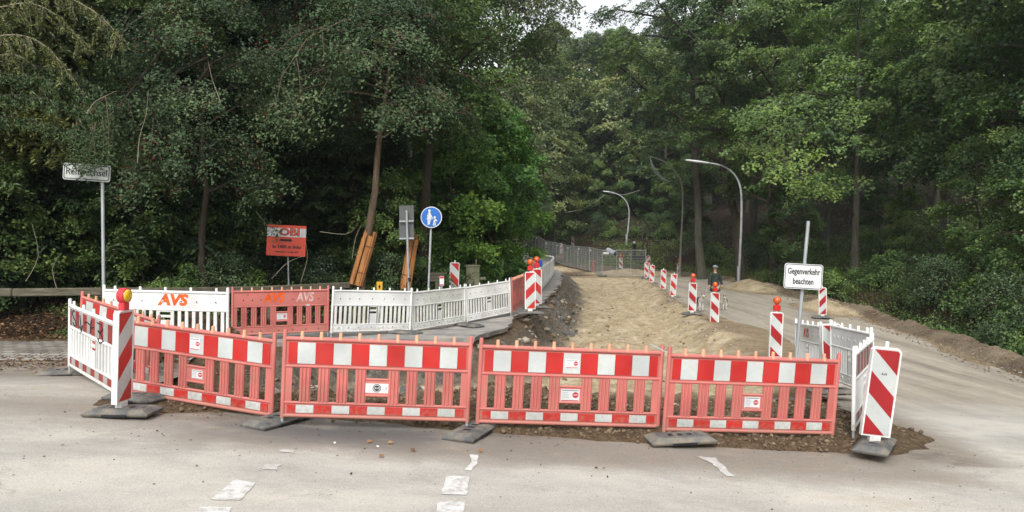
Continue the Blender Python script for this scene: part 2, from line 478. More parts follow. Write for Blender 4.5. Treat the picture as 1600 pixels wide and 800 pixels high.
M['berry'] = leaf_mat('red_berries', (.10, .012, .012), (.20, .018, .018), (.34, .04, .03), trans=0, rough=.4)
M['autumn'] = leaf_mat('orange_fallen_leaves', (.14, .06, .025), (.30, .15, .06), (.42, .26, .12), trans=.1, rough=.8)

# ground: vertex masks choose the kind of soil
def ground_mat():
    m, nt, b = new_mat('forest_soil_and_sand', .95, .12)
    a = attr(nt, 'zone'); zr_, zg_, zb_ = sep(nt, a.outputs['Color'])[:3]      # sand, dark rubble, litter
    tcv = mapped(nt, (1, 1, 1))
    nf = noise(nt, 14, 6, .7, vec=tcv); nm = noise(nt, 2.2, 6, .65, vec=tcv); nfine = noise(nt, 55, 5, .75, vec=tcv)
    soil = ramp(nt, nf, [(.25, (.055, .038, .024)), (.5, (.15, .105, .064)), (.72, (.26, .195, .125))])
    spk = ramp(nt, nfine, [(.40, (.5, .5, .5)), (.62, (1.15, 1.15, 1.15))])
    soil = mix(nt, .8, soil, spk, 'MULTIPLY')
    sand = ramp(nt, nm, [(.28, (.31, .24, .15)), (.5, (.50, .405, .265)), (.72, (.62, .53, .385))])
    sand2 = ramp(nt, noise(nt, 9, 6, .75, vec=tcv), [(.3, (.55, .52, .5)), (.55, (1, 1, 1)), (.7, (1.12, 1.1, 1.06))])
    sand = mix(nt, .75, sand, sand2, 'MULTIPLY')
    rub = ramp(nt, noise(nt, 11, 6, .75, vec=tcv), [(.3, (.035, .033, .03)), (.5, (.13, .12, .105)), (.7, (.33, .29, .23))])
    lit = ramp(nt, noise(nt, 22, 5, .75, vec=tcv), [(.3, (.014, .010, .007)), (.5, (.040, .028, .019)), (.72, (.10, .072, .05))])
    c = mix(nt, zr_, soil, sand)
    c = mix(nt, zg_, c, rub)
    c = mix(nt, zb_, c, lit)
    nt.links.new(c, b.inputs['Base Color'])
    bump(nt, b, math_(nt, 'ADD', nf, math_(nt, 'MULTIPLY', nfine, .5)), 1.0, .05)
    return m
M['ground'] = ground_mat()

def road_mat():
    m, nt, b = new_mat('dusty_asphalt', .9, .2)
    a = attr(nt, 'zone'); zr_, zg_, zb_ = sep(nt, a.outputs['Color'])[:3]      # brown soil film, haul-road sand, wet dark patch
    v = mapped(nt, (1, 1, 1))
    vs = mapped(nt, (.6, 1.15, 1), rot=(0, 0, R(-8)))
    n1 = noise(nt, .55, 6, .62, vec=vs, dist=.4); n2 = noise(nt, 2.3, 6, .7, vec=vs); n3 = noise(nt, 70, 4, .7, vec=v)
    base = ramp(nt, n1, [(.3, (.35, .335, .305)), (.48, (.45, .428, .388)), (.6, (.52, .488, .432)), (.75, (.44, .385, .31))])
    base = mix(nt, .7, base, ramp(nt, n2, [(.28, (.76, .75, .74)), (.5, (1, 1, 1)), (.72, (1.08, 1.07, 1.05))]), 'MULTIPLY')
    n5 = noise(nt, 160, 3, .6, vec=v)
    base = mix(nt, .85, base, ramp(nt, n3, [(.3, (.70, .70, .70)), (.6, (1.08, 1.08, 1.08))]), 'MULTIPLY')
    base = mix(nt, .8, base, ramp(nt, n5, [(.34, (.62, .62, .62)), (.5, (1, 1, 1)), (.7, (1.1, 1.1, 1.1))]), 'MULTIPLY')
    vo = nt.nodes.new('ShaderNodeTexVoronoi'); vo.feature = 'DISTANCE_TO_EDGE'; vo.inputs['Scale'].default_value = .42
    vd = nt.nodes.new('ShaderNodeVectorMath'); vd.operation = 'ADD'
    wn = nt.nodes.new('ShaderNodeTexNoise'); wn.inputs['Scale'].default_value = 2.2; wn.inputs['Detail'].default_value = 6; wn.inputs['Roughness'].default_value = .7
    nt.links.new(v, wn.inputs['Vector']); nt.links.new(v, vd.inputs[0]); nt.links.new(wn.outputs['Color'], vd.inputs[1]); nt.links.new(vd.outputs[0], vo.inputs['Vector'])
    ck = ramp(nt, vo.outputs['Distance'], [(.0, (.55, .55, .55)), (.006, (0, 0, 0))])
    ckm = math_(nt, 'MULTIPLY', sep(nt, ck)[0], sep(nt, ramp(nt, n1, [(.45, (0, 0, 0)), (.6, (1, 1, 1))]))[0])
    base = mix(nt, ckm, base, (.16, .14, .12))
    n4 = noise(nt, 3.3, 7, .78, vec=mapped(nt, (.7, 1.5, 1)))
    film = ramp(nt, n4, [(.3, (.11, .095, .08)), (.5, (.215, .185, .15)), (.7, (.33, .29, .235))])
    film = mix(nt, .7, film, ramp(nt, n3, [(.3, (.6, .6, .6)), (.6, (1.1, 1.1, 1.1))]), 'MULTIPLY')
    k = math_(nt, 'ADD', math_(nt, 'MULTIPLY', zr_, 1.75), math_(nt, 'MULTIPLY', math_(nt, 'SUBTRACT', n4, .60), 1.9))
    k = math_(nt, 'MULTIPLY', math_(nt, 'MINIMUM', math_(nt, 'MAXIMUM', k, 0), 1), .92)
    c = mix(nt, k, base, film)
    # haul road: packed sand with wheel tracks lengthways
    vt = mapped(nt, (2.6, .16, 1), rot=(0, 0, R(19)))
    t1 = noise(nt, 1.0, 5, .65, vec=vt); t2 = noise(nt, 5, 6, .75, vec=mapped(nt, (1.6, .5, 1), rot=(0, 0, R(19))))
    haul = ramp(nt, t1, [(.3, (.215, .19, .155)), (.48, (.32, .29, .24)), (.7, (.42, .375, .30))])
    haul = mix(nt, .7, haul, ramp(nt, t2, [(.28, (.66, .64, .62)), (.55, (1.02, 1, 1))]), 'MULTIPLY')
    haul = mix(nt, .5, haul, ramp(nt, n3, [(.3, (.7, .7, .7)), (.6, (1.1, 1.1, 1.1))]), 'MULTIPLY')
    c = mix(nt, zg_, c, haul)
    dk = ramp(nt, noise(nt, 1.7, 5, .6, vec=vs), [(.3, (0, 0, 0)), (.5, (1, 1, 1))])
    c = mix(nt, math_(nt, 'MULTIPLY', zb_, math_(nt, 'MULTIPLY', sep(nt, dk)[0], .8)), c, (.10, .10, .10))
    nt.links.new(c, b.inputs['Base Color'])
    bump(nt, b, math_(nt, 'ADD', n3, math_(nt, 'MULTIPLY', n4, 1.2)), .35, .012)
    return m
M['road'] = road_mat()

def slab_mat():
    m, nt, b = new_mat('old_pavement_asphalt', .9, .2)
    v = mapped(nt, (1, 1, 1))
    c = ramp(nt, noise(nt, 1.6, 6, .7, vec=v), [(.3, (.14, .14, .138)), (.48, (.27, .26, .245)), (.66, (.40, .37, .32))])
    c = mix(nt, .7, c, ramp(nt, noise(nt, 50, 4, .7, vec=v), [(.3, (.7, .7, .7)), (.6, (1.1, 1.1, 1.1))]), 'MULTIPLY')
    nt.links.new(c, b.inputs['Base Color']); bump(nt, b, noise(nt, 60, 4, .7, vec=v), .5, .01)
    return m
M['slab'] = slab_mat()

def brick_mat():
    m, nt, b = new_mat('grey_block_paving', .9, .2)
    v = mapped(nt, (1, 1, 1), rot=(0, 0, R(3)))
    br = nt.nodes.new('ShaderNodeTexBrick'); nt.links.new(v, br.inputs['Vector'])
    br.inputs['Scale'].default_value = 1.0; br.inputs['Brick Width'].default_value = .26; br.inputs['Row Height'].default_value = .17
    br.inputs['Mortar Size'].default_value = .018; br.inputs['Mortar Smooth'].default_value = .3
    br.inputs['Color1'].default_value = (.22, .205, .185, 1); br.inputs['Color2'].default_value = (.33, .31, .275, 1); br.inputs['Mortar'].default_value = (.07, .055, .04, 1)
    c = mix(nt, .8, br.outputs['Color'], ramp(nt, noise(nt, 2.4, 6, .75, vec=v), [(.35, (.42, .38, .34)), (.55, (1, 1, 1))]), 'MULTIPLY')
    nt.links.new(c, b.inputs['Base Color']); bump(nt, b, br.outputs['Fac'], -.6, .01)
    return m
M['brick'] = brick_mat()

def faint_mat():
    m, nt, b = new_mat('nearly_worn_off_paint', .85, .2)
    v = mapped(nt, (1, 1, 1))
    c = ramp(nt, noise(nt, 14, 6, .75, vec=v), [(.42, (.40, .385, .355)), (.6, (.52, .51, .495))])
    nt.links.new(c, b.inputs['Base Color'])
    return m
M['faint'] = faint_mat()
def mark_mat():
    m, nt, b = new_mat('worn_white_road_paint', .8, .25)
    v = mapped(nt, (1, 1, 1))
    c = ramp(nt, noise(nt, 8, 6, .75, vec=v), [(.42, (.40, .385, .36)), (.50, (.55, .54, .525)), (.72, (.66, .66, .66))])
    nt.links.new(c, b.inputs['Base Color'])
    return m
M['mark'] = mark_mat()
# ------------------------------------------------------------------ ground sheets
def axis(segs):
    out = []
    for a, b, st in segs:
        n = max(1, int(round((b-a)/st)))
        out.append(np.linspace(a, b, n, endpoint=False))
    out.append(np.array([segs[-1][1]]))
    return np.concatenate(out)
def grid_mesh(name, X, Y, Z, zone, keep, mat, kind='structure'):
    ny, nx = X.shape
    V = np.stack([X, Y, Z], -1).reshape(-1, 3)
    idx = np.arange(nx*ny).reshape(ny, nx)
    Q = np.stack([idx[:-1, :-1], idx[:-1, 1:], idx[1:, 1:], idx[1:, :-1]], -1).reshape(-1, 4)
    if keep is not None:
        k = (keep[:-1, :-1] & keep[:-1, 1:] & keep[1:, 1:] & keep[1:, :-1]).reshape(-1)
        Q = Q[k]
        used = np.zeros(nx*ny, bool); used[Q.ravel()] = True
        remap = np.cumsum(used)-1
        V = V[used]; Q = remap[Q]; zone = zone.reshape(-1, 4)[used]
    me = np_mesh(name, V, Q, smooth=True)
    at_ = me.color_attributes.new('zone', 'FLOAT_COLOR', 'POINT')
    at_.data.foreach_set('color', zone.reshape(-1).astype(np.float32))
    me.materials.append(mat)
    o = bpy.data.objects.new(name, me); COL.objects.link(o)
    o['kind'] = kind
    return o

xs = axis([(-420, -120, 20), (-120, -40, 3), (-40, -14, .6), (-14, -8, .16), (-8, 7, .045), (7, 15, .075), (15, 24, .3), (24, 50, 1.2), (50, 130, 4), (130, 420, 20)])
ys = axis([(-60, 0, 4), (0, 6, .5), (6, 7.8, .12), (7.8, 12, .03), (12, 19, .06), (19, 30, .12), (30, 62, .3), (62, 110, 1.5), (110, 200, 6), (200, 480, 20)])
X, Y = np.meshgrid(xs, ys)
Z, P = terrain(X, Y, parts=True)
ins = ~(P['outR'] | P['outL'])
# below the sheets that lie on it (road, pavement)
# haul road region: right of the pit, inside corridor; foreground: y < front soil line
haul = ss(-.15, .5, X-xr(Y)-.35*P['n1'])*ins*ss(8.2, 9, Y)
fore = (1-ss(8.35, 8.75, Y+P['n1']*.12))
left_road = (X < -4.9)*(Y < 11.6)
onroad = np.clip(np.maximum(np.maximum(haul, fore), left_road*1.0), 0, 1)*(1-P['outR']*1.0)
soilbump = np.clip(P['strip']*.5+P['mo']*2, 0, 1)
Zg = Z-.045*onroad*(1-ss(0, .25, soilbump))
slabz = P['wl']*ins*ss(13.0, 13.6, Y)*(Y < 62)
Zg = Zg-.10*slabz
# litter and sand masks
out = (P['outR'] | P['outL'])
sand = np.clip(P['sand']*(1-P['edge']*.9)*(.8+.6*ss(-.25, .35, P['n1']+ss(20, 40, Y)*.35))+ss(.03, .2, P['ms'])+(.45+.35*ss(-.2, .3, P['n1']+.12*(xr(Y)-X)-.25))*ss(13.6, 15.6, Y+P['n1'])*ss(.9, 1.8, X-xe(Y))*ins*(Y < 58), 0, 1)
sand = sand*(~P['outL'])
bermS = P['outR']*(1-ss(.9, 1.6, P['dR']))
sand = np.maximum(sand, bermS*.32*ss(-.1, .4, P['n1']+.2))
rub = np.clip(P['edge']*(.35+1.3*ss(-.05, .3, P['n2']+P['n1']*.6)), 0, 1)*ss(13, 14.5, Y)
rub = np.maximum(rub, bermS*.25)
rub = np.maximum(rub, P['pit']*(1-ss(13.6, 15.0, Y))*ss(.1, .5, P['n1']+.2)*(X < -1.5)*.7)
lit = np.clip(P['outL']*1.0*ss(-.1, .4, P['dL'])+P['outR']*ss(.75, 1.3, P['dR']), 0, 1)
zone = np.stack([sand, rub, lit, np.ones_like(X)], -1)
ground = grid_mesh('ground', X, Y, Zg, zone, None, M['ground'])

# road: foreground asphalt and the haul road on the right, one sheet just above the soil
xs2 = axis([(-60, -10, 2), (-10, 16, .09), (16, 60, 2)])
ys2 = axis([(-20, 4, 1), (4, 18, .09), (18, 40, .18), (40, 72, .4)])
X2, Y2 = np.meshgrid(xs2, ys2)
Z2, P2 = terrain(X2, Y2, parts=True)
base = zsmooth(X2, Y2)
ins2 = ~(P2['outR'] | P2['outL'])
hm = (X2 > xr(Y2)+.35*P2['n1']-.1) & (Y2 > 8) & ins2 & (Y2 < 60)
fm = (Y2 < 8.9)
lm = (X2 < -4.9) & (Y2 < 11.75)
ruts = -.02*np.abs(np.sin((X2-xr(Y2))*2.2+P2['n1']))*hm*ss(10, 14, Y2)
Z2r = base+.004+fbm(X2, Y2, 2.5, 3, 41)*.012+ruts
keep = (fm | hm | lm) & (P2['dR']*(P2['outR']) < .15) & ~(hm & (Y2 > 9) & (P2['dR'] < .25+.35*P2['n1']))
d_soil = np.exp(-((Y2-8.6+.3*P2['n1'])/.62)**2)*ss(-6, -3.5, X2)*(1-ss(4.6, 6.2, X2))
d_soil = np.maximum(d_soil, .60*ss(6.75, 7.5, Y2+.45*P2['n1'])*(Y2 < 9)*ss(-5, -2.5, X2)*(1-ss(4.2, 5.4, X2)))
d_left = np.exp(-((Y2-8.4+.25*P2['n1'])/1.0)**2)*(X2 < -2.5)*.55+np.exp(-((Y2-11.2)/1.1)**2)*(1-ss(-5.2, -4.4, X2))*.95
d_soil = np.clip(np.maximum(d_soil, d_left), 0, 1)
d_edge = np.exp(-((X2-xr(Y2))/.7)**2)*hm*.8+np.exp(-(P2['dR']/(1.0+.5*P2['n1']))**2)*hm*.95
d_soil = np.clip(np.maximum(d_soil, d_edge), 0, 1)
hz = ss(10.5, 13.5, Y2+P2['n1'])*(X2 > 0)
wet = 1.2*np.exp(-((X2+1.7)/1.8)**2-((Y2-8.0)/.6)**2)
zone2 = np.stack([d_soil, hz, wet, np.ones_like(X2)], -1)
road = grid_mesh('road', X2, Y2, Z2r, zone2, keep, M['road'])

# pavement on the left: the broken-edged asphalt slab the fence row stands on
ys3 = axis([(14.3, 22, .10), (22, 60, .3)])
us = np.linspace(0, 1, 26)
Yq = np.repeat(ys3[:, None], len(us), 1)
edge = xe(ys3)+.16*fbm(ys3, ys3*0, .8, 3, 51)+.07*fbm(ys3, ys3*0+5, .2, 2, 52)
leftx = np.interp(ys3, LP[::1, 1], LP[:, 0]) if False else np.interp(ys3, [14.3, 15.5, 16.6, 18.2, 21.2, 24, 43, 52, 60], [-7.0, -5.6, -4.8, -3.0, -1.1, -.1, 1.7, 1.3, .2])
leftx = np.minimum(leftx, edge-.8)
Xq = leftx[:, None]*(1-us)[None]+edge[:, None]*us[None]
Zq = zleft(Xq, Yq)+.004+fbm(Xq, Yq, 1.5, 3, 55)*.015
vs = []; fs = []
ny, nx = Xq.shape
mbv = [(Xq[j, i], Yq[j, i], Zq[j, i]) for j in range(ny) for i in range(nx)]
th = .11
for j in range(ny): mbv.append((Xq[j, -1]-.03, Yq[j, -1], Zq[j, -1]-th))
for i in range(nx): mbv.append((Xq[0, i], Yq[0, i]+.03, Zq[0, i]-th))
mb = MB()
fs = [(j*nx+i, j*nx+i+1, (j+1)*nx+i+1, (j+1)*nx+i) for j in range(ny-1) for i in range(nx-1)]
o0 = ny*nx
fs += [(j*nx+nx-1, o0+j, o0+j+1, (j+1)*nx+nx-1) for j in range(ny-1)]
o1 = o0+ny
fs += [(i, o1+i, o1+i+1, i+1) for i in range(nx-1)]
mb.add(mbv, fs, 0)
pav = mb.build('pavement', M['slab']); pav['kind'] = 'structure'

# block-paved path on the left
px_ = axis([(-30, -4.9, .25)]); py_ = axis([(11.75, 14.35, .13)])
XX, YY = np.meshgrid(px_, py_)
ZZ = zleft(XX, YY)+.012+fbm(XX, YY, 1.2, 2, 61)*.01
ZZ[0, :] -= .05
path = grid_mesh('path', XX, YY, ZZ, np.ones(XX.shape+(4,)), (XX < -5.3-.25*np.sin(YY*3)), M['brick'])

# painted dashes, given by their corners on the asphalt
def on_road(px, py):
    d = at(px, py, 1.0)-CAM
    t = (0+.15-CZ)/d.z
    for _ in range(8):
        p = CAM+d*t
        z = float(zsmooth(np.array([p.x]), np.array([p.y]))[0])
        t = (z-CZ)/d.z
    p = CAM+d*t
    zz = float((zsmooth(np.array([p.x]), np.array([p.y]))+.004+fbm(np.array([p.x]), np.array([p.y]), 2.5, 3, 41)*.012)[0])
    return Vector((p.x, p.y, zz+.006))
def dash(corners, name='road_marking', jag=.005, n=8, mt_='mark'):
    pts = [on_road(*c) for c in corners]
    ring = []
    for i in range(len(pts)):
        a, b = pts[i], pts[(i+1) % len(pts)]
        for k in range(n):
            p = a.lerp(b, k/n)
            ring.append((p.x+random.uniform(-jag, jag), p.y+random.uniform(-jag, jag), p.z))
    c = sum((Vector(p) for p in ring), Vector())/len(ring)
    m = MB(); m.add([tuple(c)]+ring, [(0, i+1, (i+1) % len(ring)+1) for i in range(len(ring))])
    o = m.build(name, M[mt_]); o['kind'] = 'structure'
    return o
dash([(366, 752), (400, 757), (376, 784), (329, 783)])
dash([(313, 794), (362, 795), (352, 822), (290, 822)])
dash([(697, 745), (733, 746), (730, 775), (689, 774)], jag=.008)
dash([(684, 785), (727, 785), (724, 812), (680, 812)])
dash([(733, 712), (747, 713), (746, 726), (736, 737), (725, 736), (737, 725), (737, 717)], n=4)
dash([(1088, 715), (1120, 717), (1146, 746), (1134, 745), (1112, 724)], jag=.02, n=4, mt_='faint')
dash([(437, 704), (462, 705), (458, 709), (438, 708)], jag=.015, n=4, mt_='faint')
dash([(412, 728), (437, 727), (436, 736), (405, 737)], jag=.02, n=4, mt_='faint')
# ------------------------------------------------------------------ barrier panels
W = 2.07
def panel_frame(pegs, ends_half, mi_peg=1, r=.024, zt=.872):
    m = MB()
    for x in (r, W-r):
        m.tube([(x, 0, 0), (x, 0, .95), (x, 0, .97)], [r, r, r*.75], 10, 0)
        m.tube([(x, 0, -.09), (x, 0, .0)], .017, 8, 2)
    m.tube([(2*r-.01, 0, .026), (W-2*r+.01, 0, .026)], .022, 8, 0)
    m.tube([(2*r-.01, 0, .17), (W-2*r+.01, 0, .17)], .016, 8, 0)
    m.tube([(2*r-.01, 0, .572), (W-2*r+.01, 0, .572)], .018, 8, 0)
    m.tube([(2*r-.01, 0, zt), (W-2*r+.01, 0, zt)], .025, 8, 0)
    for i in range(pegs):
        x = W*((i+.5)/pegs if ends_half else (i+1)/(pegs+1))
        m.tube([(x, 0, zt), (x, 0, .890), (x, 0, .905), (x, 0, .948), (x, 0, .956)], [.028, .026, .020, .019, .015], 8, mi_peg)
    return m
def striped(z0, z1, mats, y=-.012, old=False, n=5, th=.008):
    "reflective band: red half, then white and red by turns"
    m = MB()
    x0, x1 = .068, W-.068
    u = (x1-x0)/(2*n)
    bounds = [x0]+[x0+u*(k+.5) for k in range(2*n)]+[x1]
    # centre plastic strip the sheet is riveted on
    m.box(.045, W-.045, -.004, .010, z0-.012, z1+.012, 2)
    for k in range(len(bounds)-1):
        m.box(bounds[k]+.001, bounds[k+1]-.001, y, y+th, z0, z1, 0 if k % 2 == 0 else 1)
        m.box(bounds[k]+.001, bounds[k+1]-.001, .0105, .013, z0, z1, 0 if k % 2 == 0 else 1)
    return m
def slat_x_a():
    xs = []
    for c in (.345, .553, .757, .96-.0): xs.append(c-.045-.08)
    return xs
def build_red(striped_face=True):
    root = empty('traffic_barrier', (0, 0, 0))
    pf = panel_frame(9, False)
    pf.build('frame', [M['red_plastic'], M['orange_worn'], M['galv']], root)
    s = MB()
    def slat(x0, x1):
        s.box(x0, x1, -.008, .010, .17, .572)
        n = 3 if x1-x0 > .09 else 1
        for k in range(n):
            x = x0+(x1-x0)*(k+.5)/n if n > 1 else (x0+x1)/2
            s.tube([(x, -.008, .186), (x, -.008, .556)], .0135, 6, 0)
    wS = .118
    for c in (.255, .455, .655, .855-.0): slat(c-wS/2, c+wS/2)
    for c in (W-.255, W-.455, W-.655, W-.855): slat(c-wS/2, c+wS/2)
    s.box(.045, .115, -.008, .010, .17, .572); s.box(W-.115, W-.045, -.008, .010, .17, .572)
    a, b = .855+wS/2, W-.855-wS/2
    s.box(a-.002, b+.002, -.006, .008, .27, .44)
    s.tube([(a, 0, .27), (b, 0, .27)], .015, 6); s.tube([(a, 0, .45), (b, 0, .45)], .015, 6)
    s.build('slats', M['red_plastic'], root)
    if striped_face:
        striped(.603, .835, None).build('upper_band', [M['red_sheet'], M['white_sheet'], M['red_plastic']], root)
        striped(.060, .146, None).build('lower_band', [M['red_sheet'], M['white_sheet'], M['red_plastic']], root)
    else:
        for nm, z0, z1, hx in (('upper_band', .590, .85, True), ('lower_band', .045, .160, False)):
            m = MB(); m.box(.045, W-.045, -.008, .010, z0, z1, 0)
            zz = (z0+z1)/2
            for k, x in enumerate((.24, .42, .60, .97, 1.27, 1.55, 1.83)):
                m.tube([(x, -.0095, zz-.02), (x, -.007, zz-.02)], .013, 8, 1)
            if hx:
                for x in (.33, 1.05, 1.7): m.tube([(x, -.0095, zz+.09), (x, -.007, zz+.09)], .013, 8, 1)
            m.build(nm, [M['red_plastic'], M['black']], root)
    return root
def build_white(face='plain', mat='white_plastic'):
    root = empty('traffic_barrier', (0, 0, 0))
    wm = M[mat]
    pf = panel_frame(5, True, mi_peg=0)
    pf.build('frame', [wm, wm, M['galv']], root)
    s = MB()
    a, b = .045, W-.045
    n = 17
    pitch = (b-a)/n
    for k in range(n):
        if k in (8,): continue
        x = a+pitch*(k+.5)
        s.box(x-.026, x+.026, -.010, .010, .18, .572, 0)
    xc = (a+b)/2
    s.box(xc-.115, xc-.09, -.010, .010, .18, .572, 0); s.box(xc+.09, xc+.115, -.010, .010, .18, .572, 0)
    s.box(xc-.115, xc+.115, -.010, .010, .18, .40, 0); s.box(xc-.115, xc+.115, -.010, .010, .445, .485, 0); s.box(xc-.115, xc+.115, -.010, .010, .54, .572, 0)
    s.build('slats', wm, root)
    if face == 'striped':
        striped(.603, .835, None, n=6).build('upper_band', [M['old_red'], M['old_sheet'], wm], root)
        striped(.060, .150, None, n=6).build('lower_band', [M['old_red'], M['old_sheet'], wm], root)
    else:
        for nm, z0, z1 in (('upper_band', .585, .852), ('lower_band', .045, .17)):
            m = MB(); m.box(.045, W-.045, -.009, .011, z0, z1, 0)
            zz = (z0+z1)/2
            for x in (.19, .42, .66, .99, 1.30, 1.55, 1.86):
                m.tube([(x, -.0165, zz), (x, -.008, zz)], .021, 10, 0)
                m.tube([(x, -.0175, zz), (x, -.0162, zz)], .012, 8, 1)
            m.build(nm, [wm, M['black']], root)
    return root

def place_panel(root, pL, pR, lean=0.0):
    pL = Vector(pL); pR = Vector(pR)
    ax = (pR-pL); L = ax.length; ax.normalize()
    nrm = ax.cross(Vector((0, 0, 1))); nrm.normalize()          # front side = -Y local
    yv = -nrm
    zv = ax.cross(yv); zv.normalize()
    q = Matrix.Rotation(lean, 3, ax)
    yv = q @ yv; zv = q @ zv
    k = L/W
    m = Matrix(((ax.x*k, yv.x, zv.x, pL.x), (ax.y*k, yv.y, zv.y, pL.y), (ax.z*k, yv.z, zv.z, pL.z), (0, 0, 0, 1)))
    root.matrix_world = m
    return root
proto = {'red': build_red(True), 'redplain': build_red(False), 'white': build_white(), 'whitestripe': build_white('striped'), 'whitedirty': build_white('plain', 'white_dirty')}
used = set()
def panel(kind, L, Rr, label, group=None, lean=0.0):
    r = proto[kind] if kind not in used else copy_tree(proto[kind])
    used.add(kind)
    place_panel(r, at(*L), at(*Rr), lean)
    if 'group' in r: del r['group']
    return tag(r, label, 'barrier panel', group)

FG = 'red and white barrier panels across the front'
# (px, py of the post bottom, depth)
P1 = panel('red', (191, 613, 9.0), (427, 652.5, 8.4), 'leftmost red and white striped barrier panel of the front row, behind the yellow lamp', FG, R(2))
P2_ = panel('red', (437.5, 652, 8.12), (733, 660, 8.3), 'red and white striped front barrier panel with a black octagon sticker', FG, R(2))
P3 = panel('red', (742.5, 661.5, 8.35), (1030.5, 669.5, 8.53), 'red and white striped front barrier panel with white stickers on band and slats', FG, R(2))
P4 = panel('red', (1034, 674, 8.40), (1303, 680, 8.68), 'rightmost red and white striped front barrier panel with one red disc sticker', FG, R(3))
P0 = panel('red', (122, 547, 11.96), (243, 595, 10.84), 'red and white striped barrier panel half hidden behind the graffiti panel', 'barrier panels at the back left of the excavation')
S1 = panel('whitestripe', (108, 572, 10.57), (190, 622, 9.03), 'white framed barrier panel with black scribbled graffiti on its dull stripes')
W0 = panel('white', (160, 534, 12.6), (357.5, 540, 12.4), 'long white barrier panel with orange spray letters on its board')
RA = panel('redplain', (361, 526, 14.5), (514, 518.5, 15.5), 'plain faded red barrier panel with orange and white spray letters')
WG = 'white slatted barrier panels along the left pavement'
W3 = panel('white', (516, 520.5, 15.3), (641.5, 517, 16.7), 'clean white slatted barrier panel right of the plain red one', WG)
W4 = panel('whitedirty', (643, 518, 16.8), (727, 503.5, 18.7), 'green-stained white slatted barrier panel in front of the blue sign post', WG)
W5 = panel('white', (729, 503.5, 18.8), (798.5, 489, 20.3), 'white slatted barrier panel below the concrete pillar, left of the small red panel', WG)
R2 = panel('redplain', (799.5, 488.5, 20.35), (818, 477, 22.4), 'short looking plain red barrier panel behind the paired striped beacons')
# the white row running away along the pavement
pts = []
prev = None
path_pts = [Vector((.40, 22.45)), Vector((1.0, 28)), Vector((1.9, 37)), Vector((2.42, 43.3)), Vector((2.62, 46.4)), Vector((2.45, 50)), Vector((1.9, 57)), Vector((0.6, 64))]
def resample(P, step):
    out = [P[0].copy()]; acc = 0; cur = P[0].copy(); i = 1
    while i < len(P):
        d = (P[i]-cur).length
        if d < step-acc*0 and d < step:
            # walk round the corner
            rem = step-d; j = i+1
            if j >= len(P): break
            cur = P[i].copy(); dirn = (P[j]-cur)
            if dirn.length < rem: i += 1; continue
            cur = cur+dirn.normalized()*rem; out.append(cur.copy()); i = j
        else:
            cur = cur+(P[i]-cur).normalized()*step; out.append(cur.copy())
    return out
rs = resample(path_pts, 2.1)
GB = 'white barrier panels running away along the pavement edge'
for k in range(len(rs)-1):
    a, b = rs[k], rs[k+1]
    za, zb = float(zleft(np.array([a.x]), np.array([a.y]))[0])+.07, float(zleft(np.array([b.x]), np.array([b.y]))[0])+.07
    kind = 'white' if k % 3 else 'whitedirty'
    dirty = a.y > 46
    if dirty: kind = 'whitedirty'
    r = copy_tree(proto[kind])
    if 'group' in r: del r['group']
    place_panel(r, (a.x, a.y, za), (b.x, b.y, zb))
    tag(r, 'white barrier panel beyond the bend of the pavement row' if dirty else 'white slatted barrier panel of the row running away beyond the red one', 'barrier panel', GB)
# right-hand group
S2 = panel('whitestripe', (1333, 673, 8.55), (1362, 628, 10.4), 'narrow-looking white framed barrier panel left of the largest striped beacon', lean=R(0))
WR1 = panel('white', (1299, 593, 12.1), (1363, 619, 10.5), 'white slatted barrier panel behind the right mound of brown soil', 'white barrier panels beside the two-line sign')
WR2 = panel('white', (1244, 575, 14.6), (1284, 592, 12.6), 'far white barrier panel with red spray letters beside the two-line sign', 'white barrier panels beside the two-line sign')

# lettering and stickers on panels (panel-local coordinates)
def T(x, y, z, rot=0.0): return Matrix.Translation((x, y, z)) @ FACE @ Matrix.Rotation(rot, 4, 'Z')
text_obj('AVS', .25, M['spray_orange'], T(1.16, -.0115, .735), W0, 'lettering', bold=.012, sx=1.05, ext=.001, shear=.15)
text_obj('AVS', .25, M['spray_orange'], T(.86, -.0105, .735), RA, 'lettering', bold=.012, sx=.95, ext=.001, shear=.15)
text_obj('AVS', .25, M['spray_white'], T(1.53, -.0105, .735), RA, 'lettering', bold=.008, sx=.85, ext=.001, shear=.12)
text_obj('AVS', .22, M['spray_red'], T(.95, -.0105, .72), WR2, 'lettering', bold=.010, sx=1.1, ext=.001)

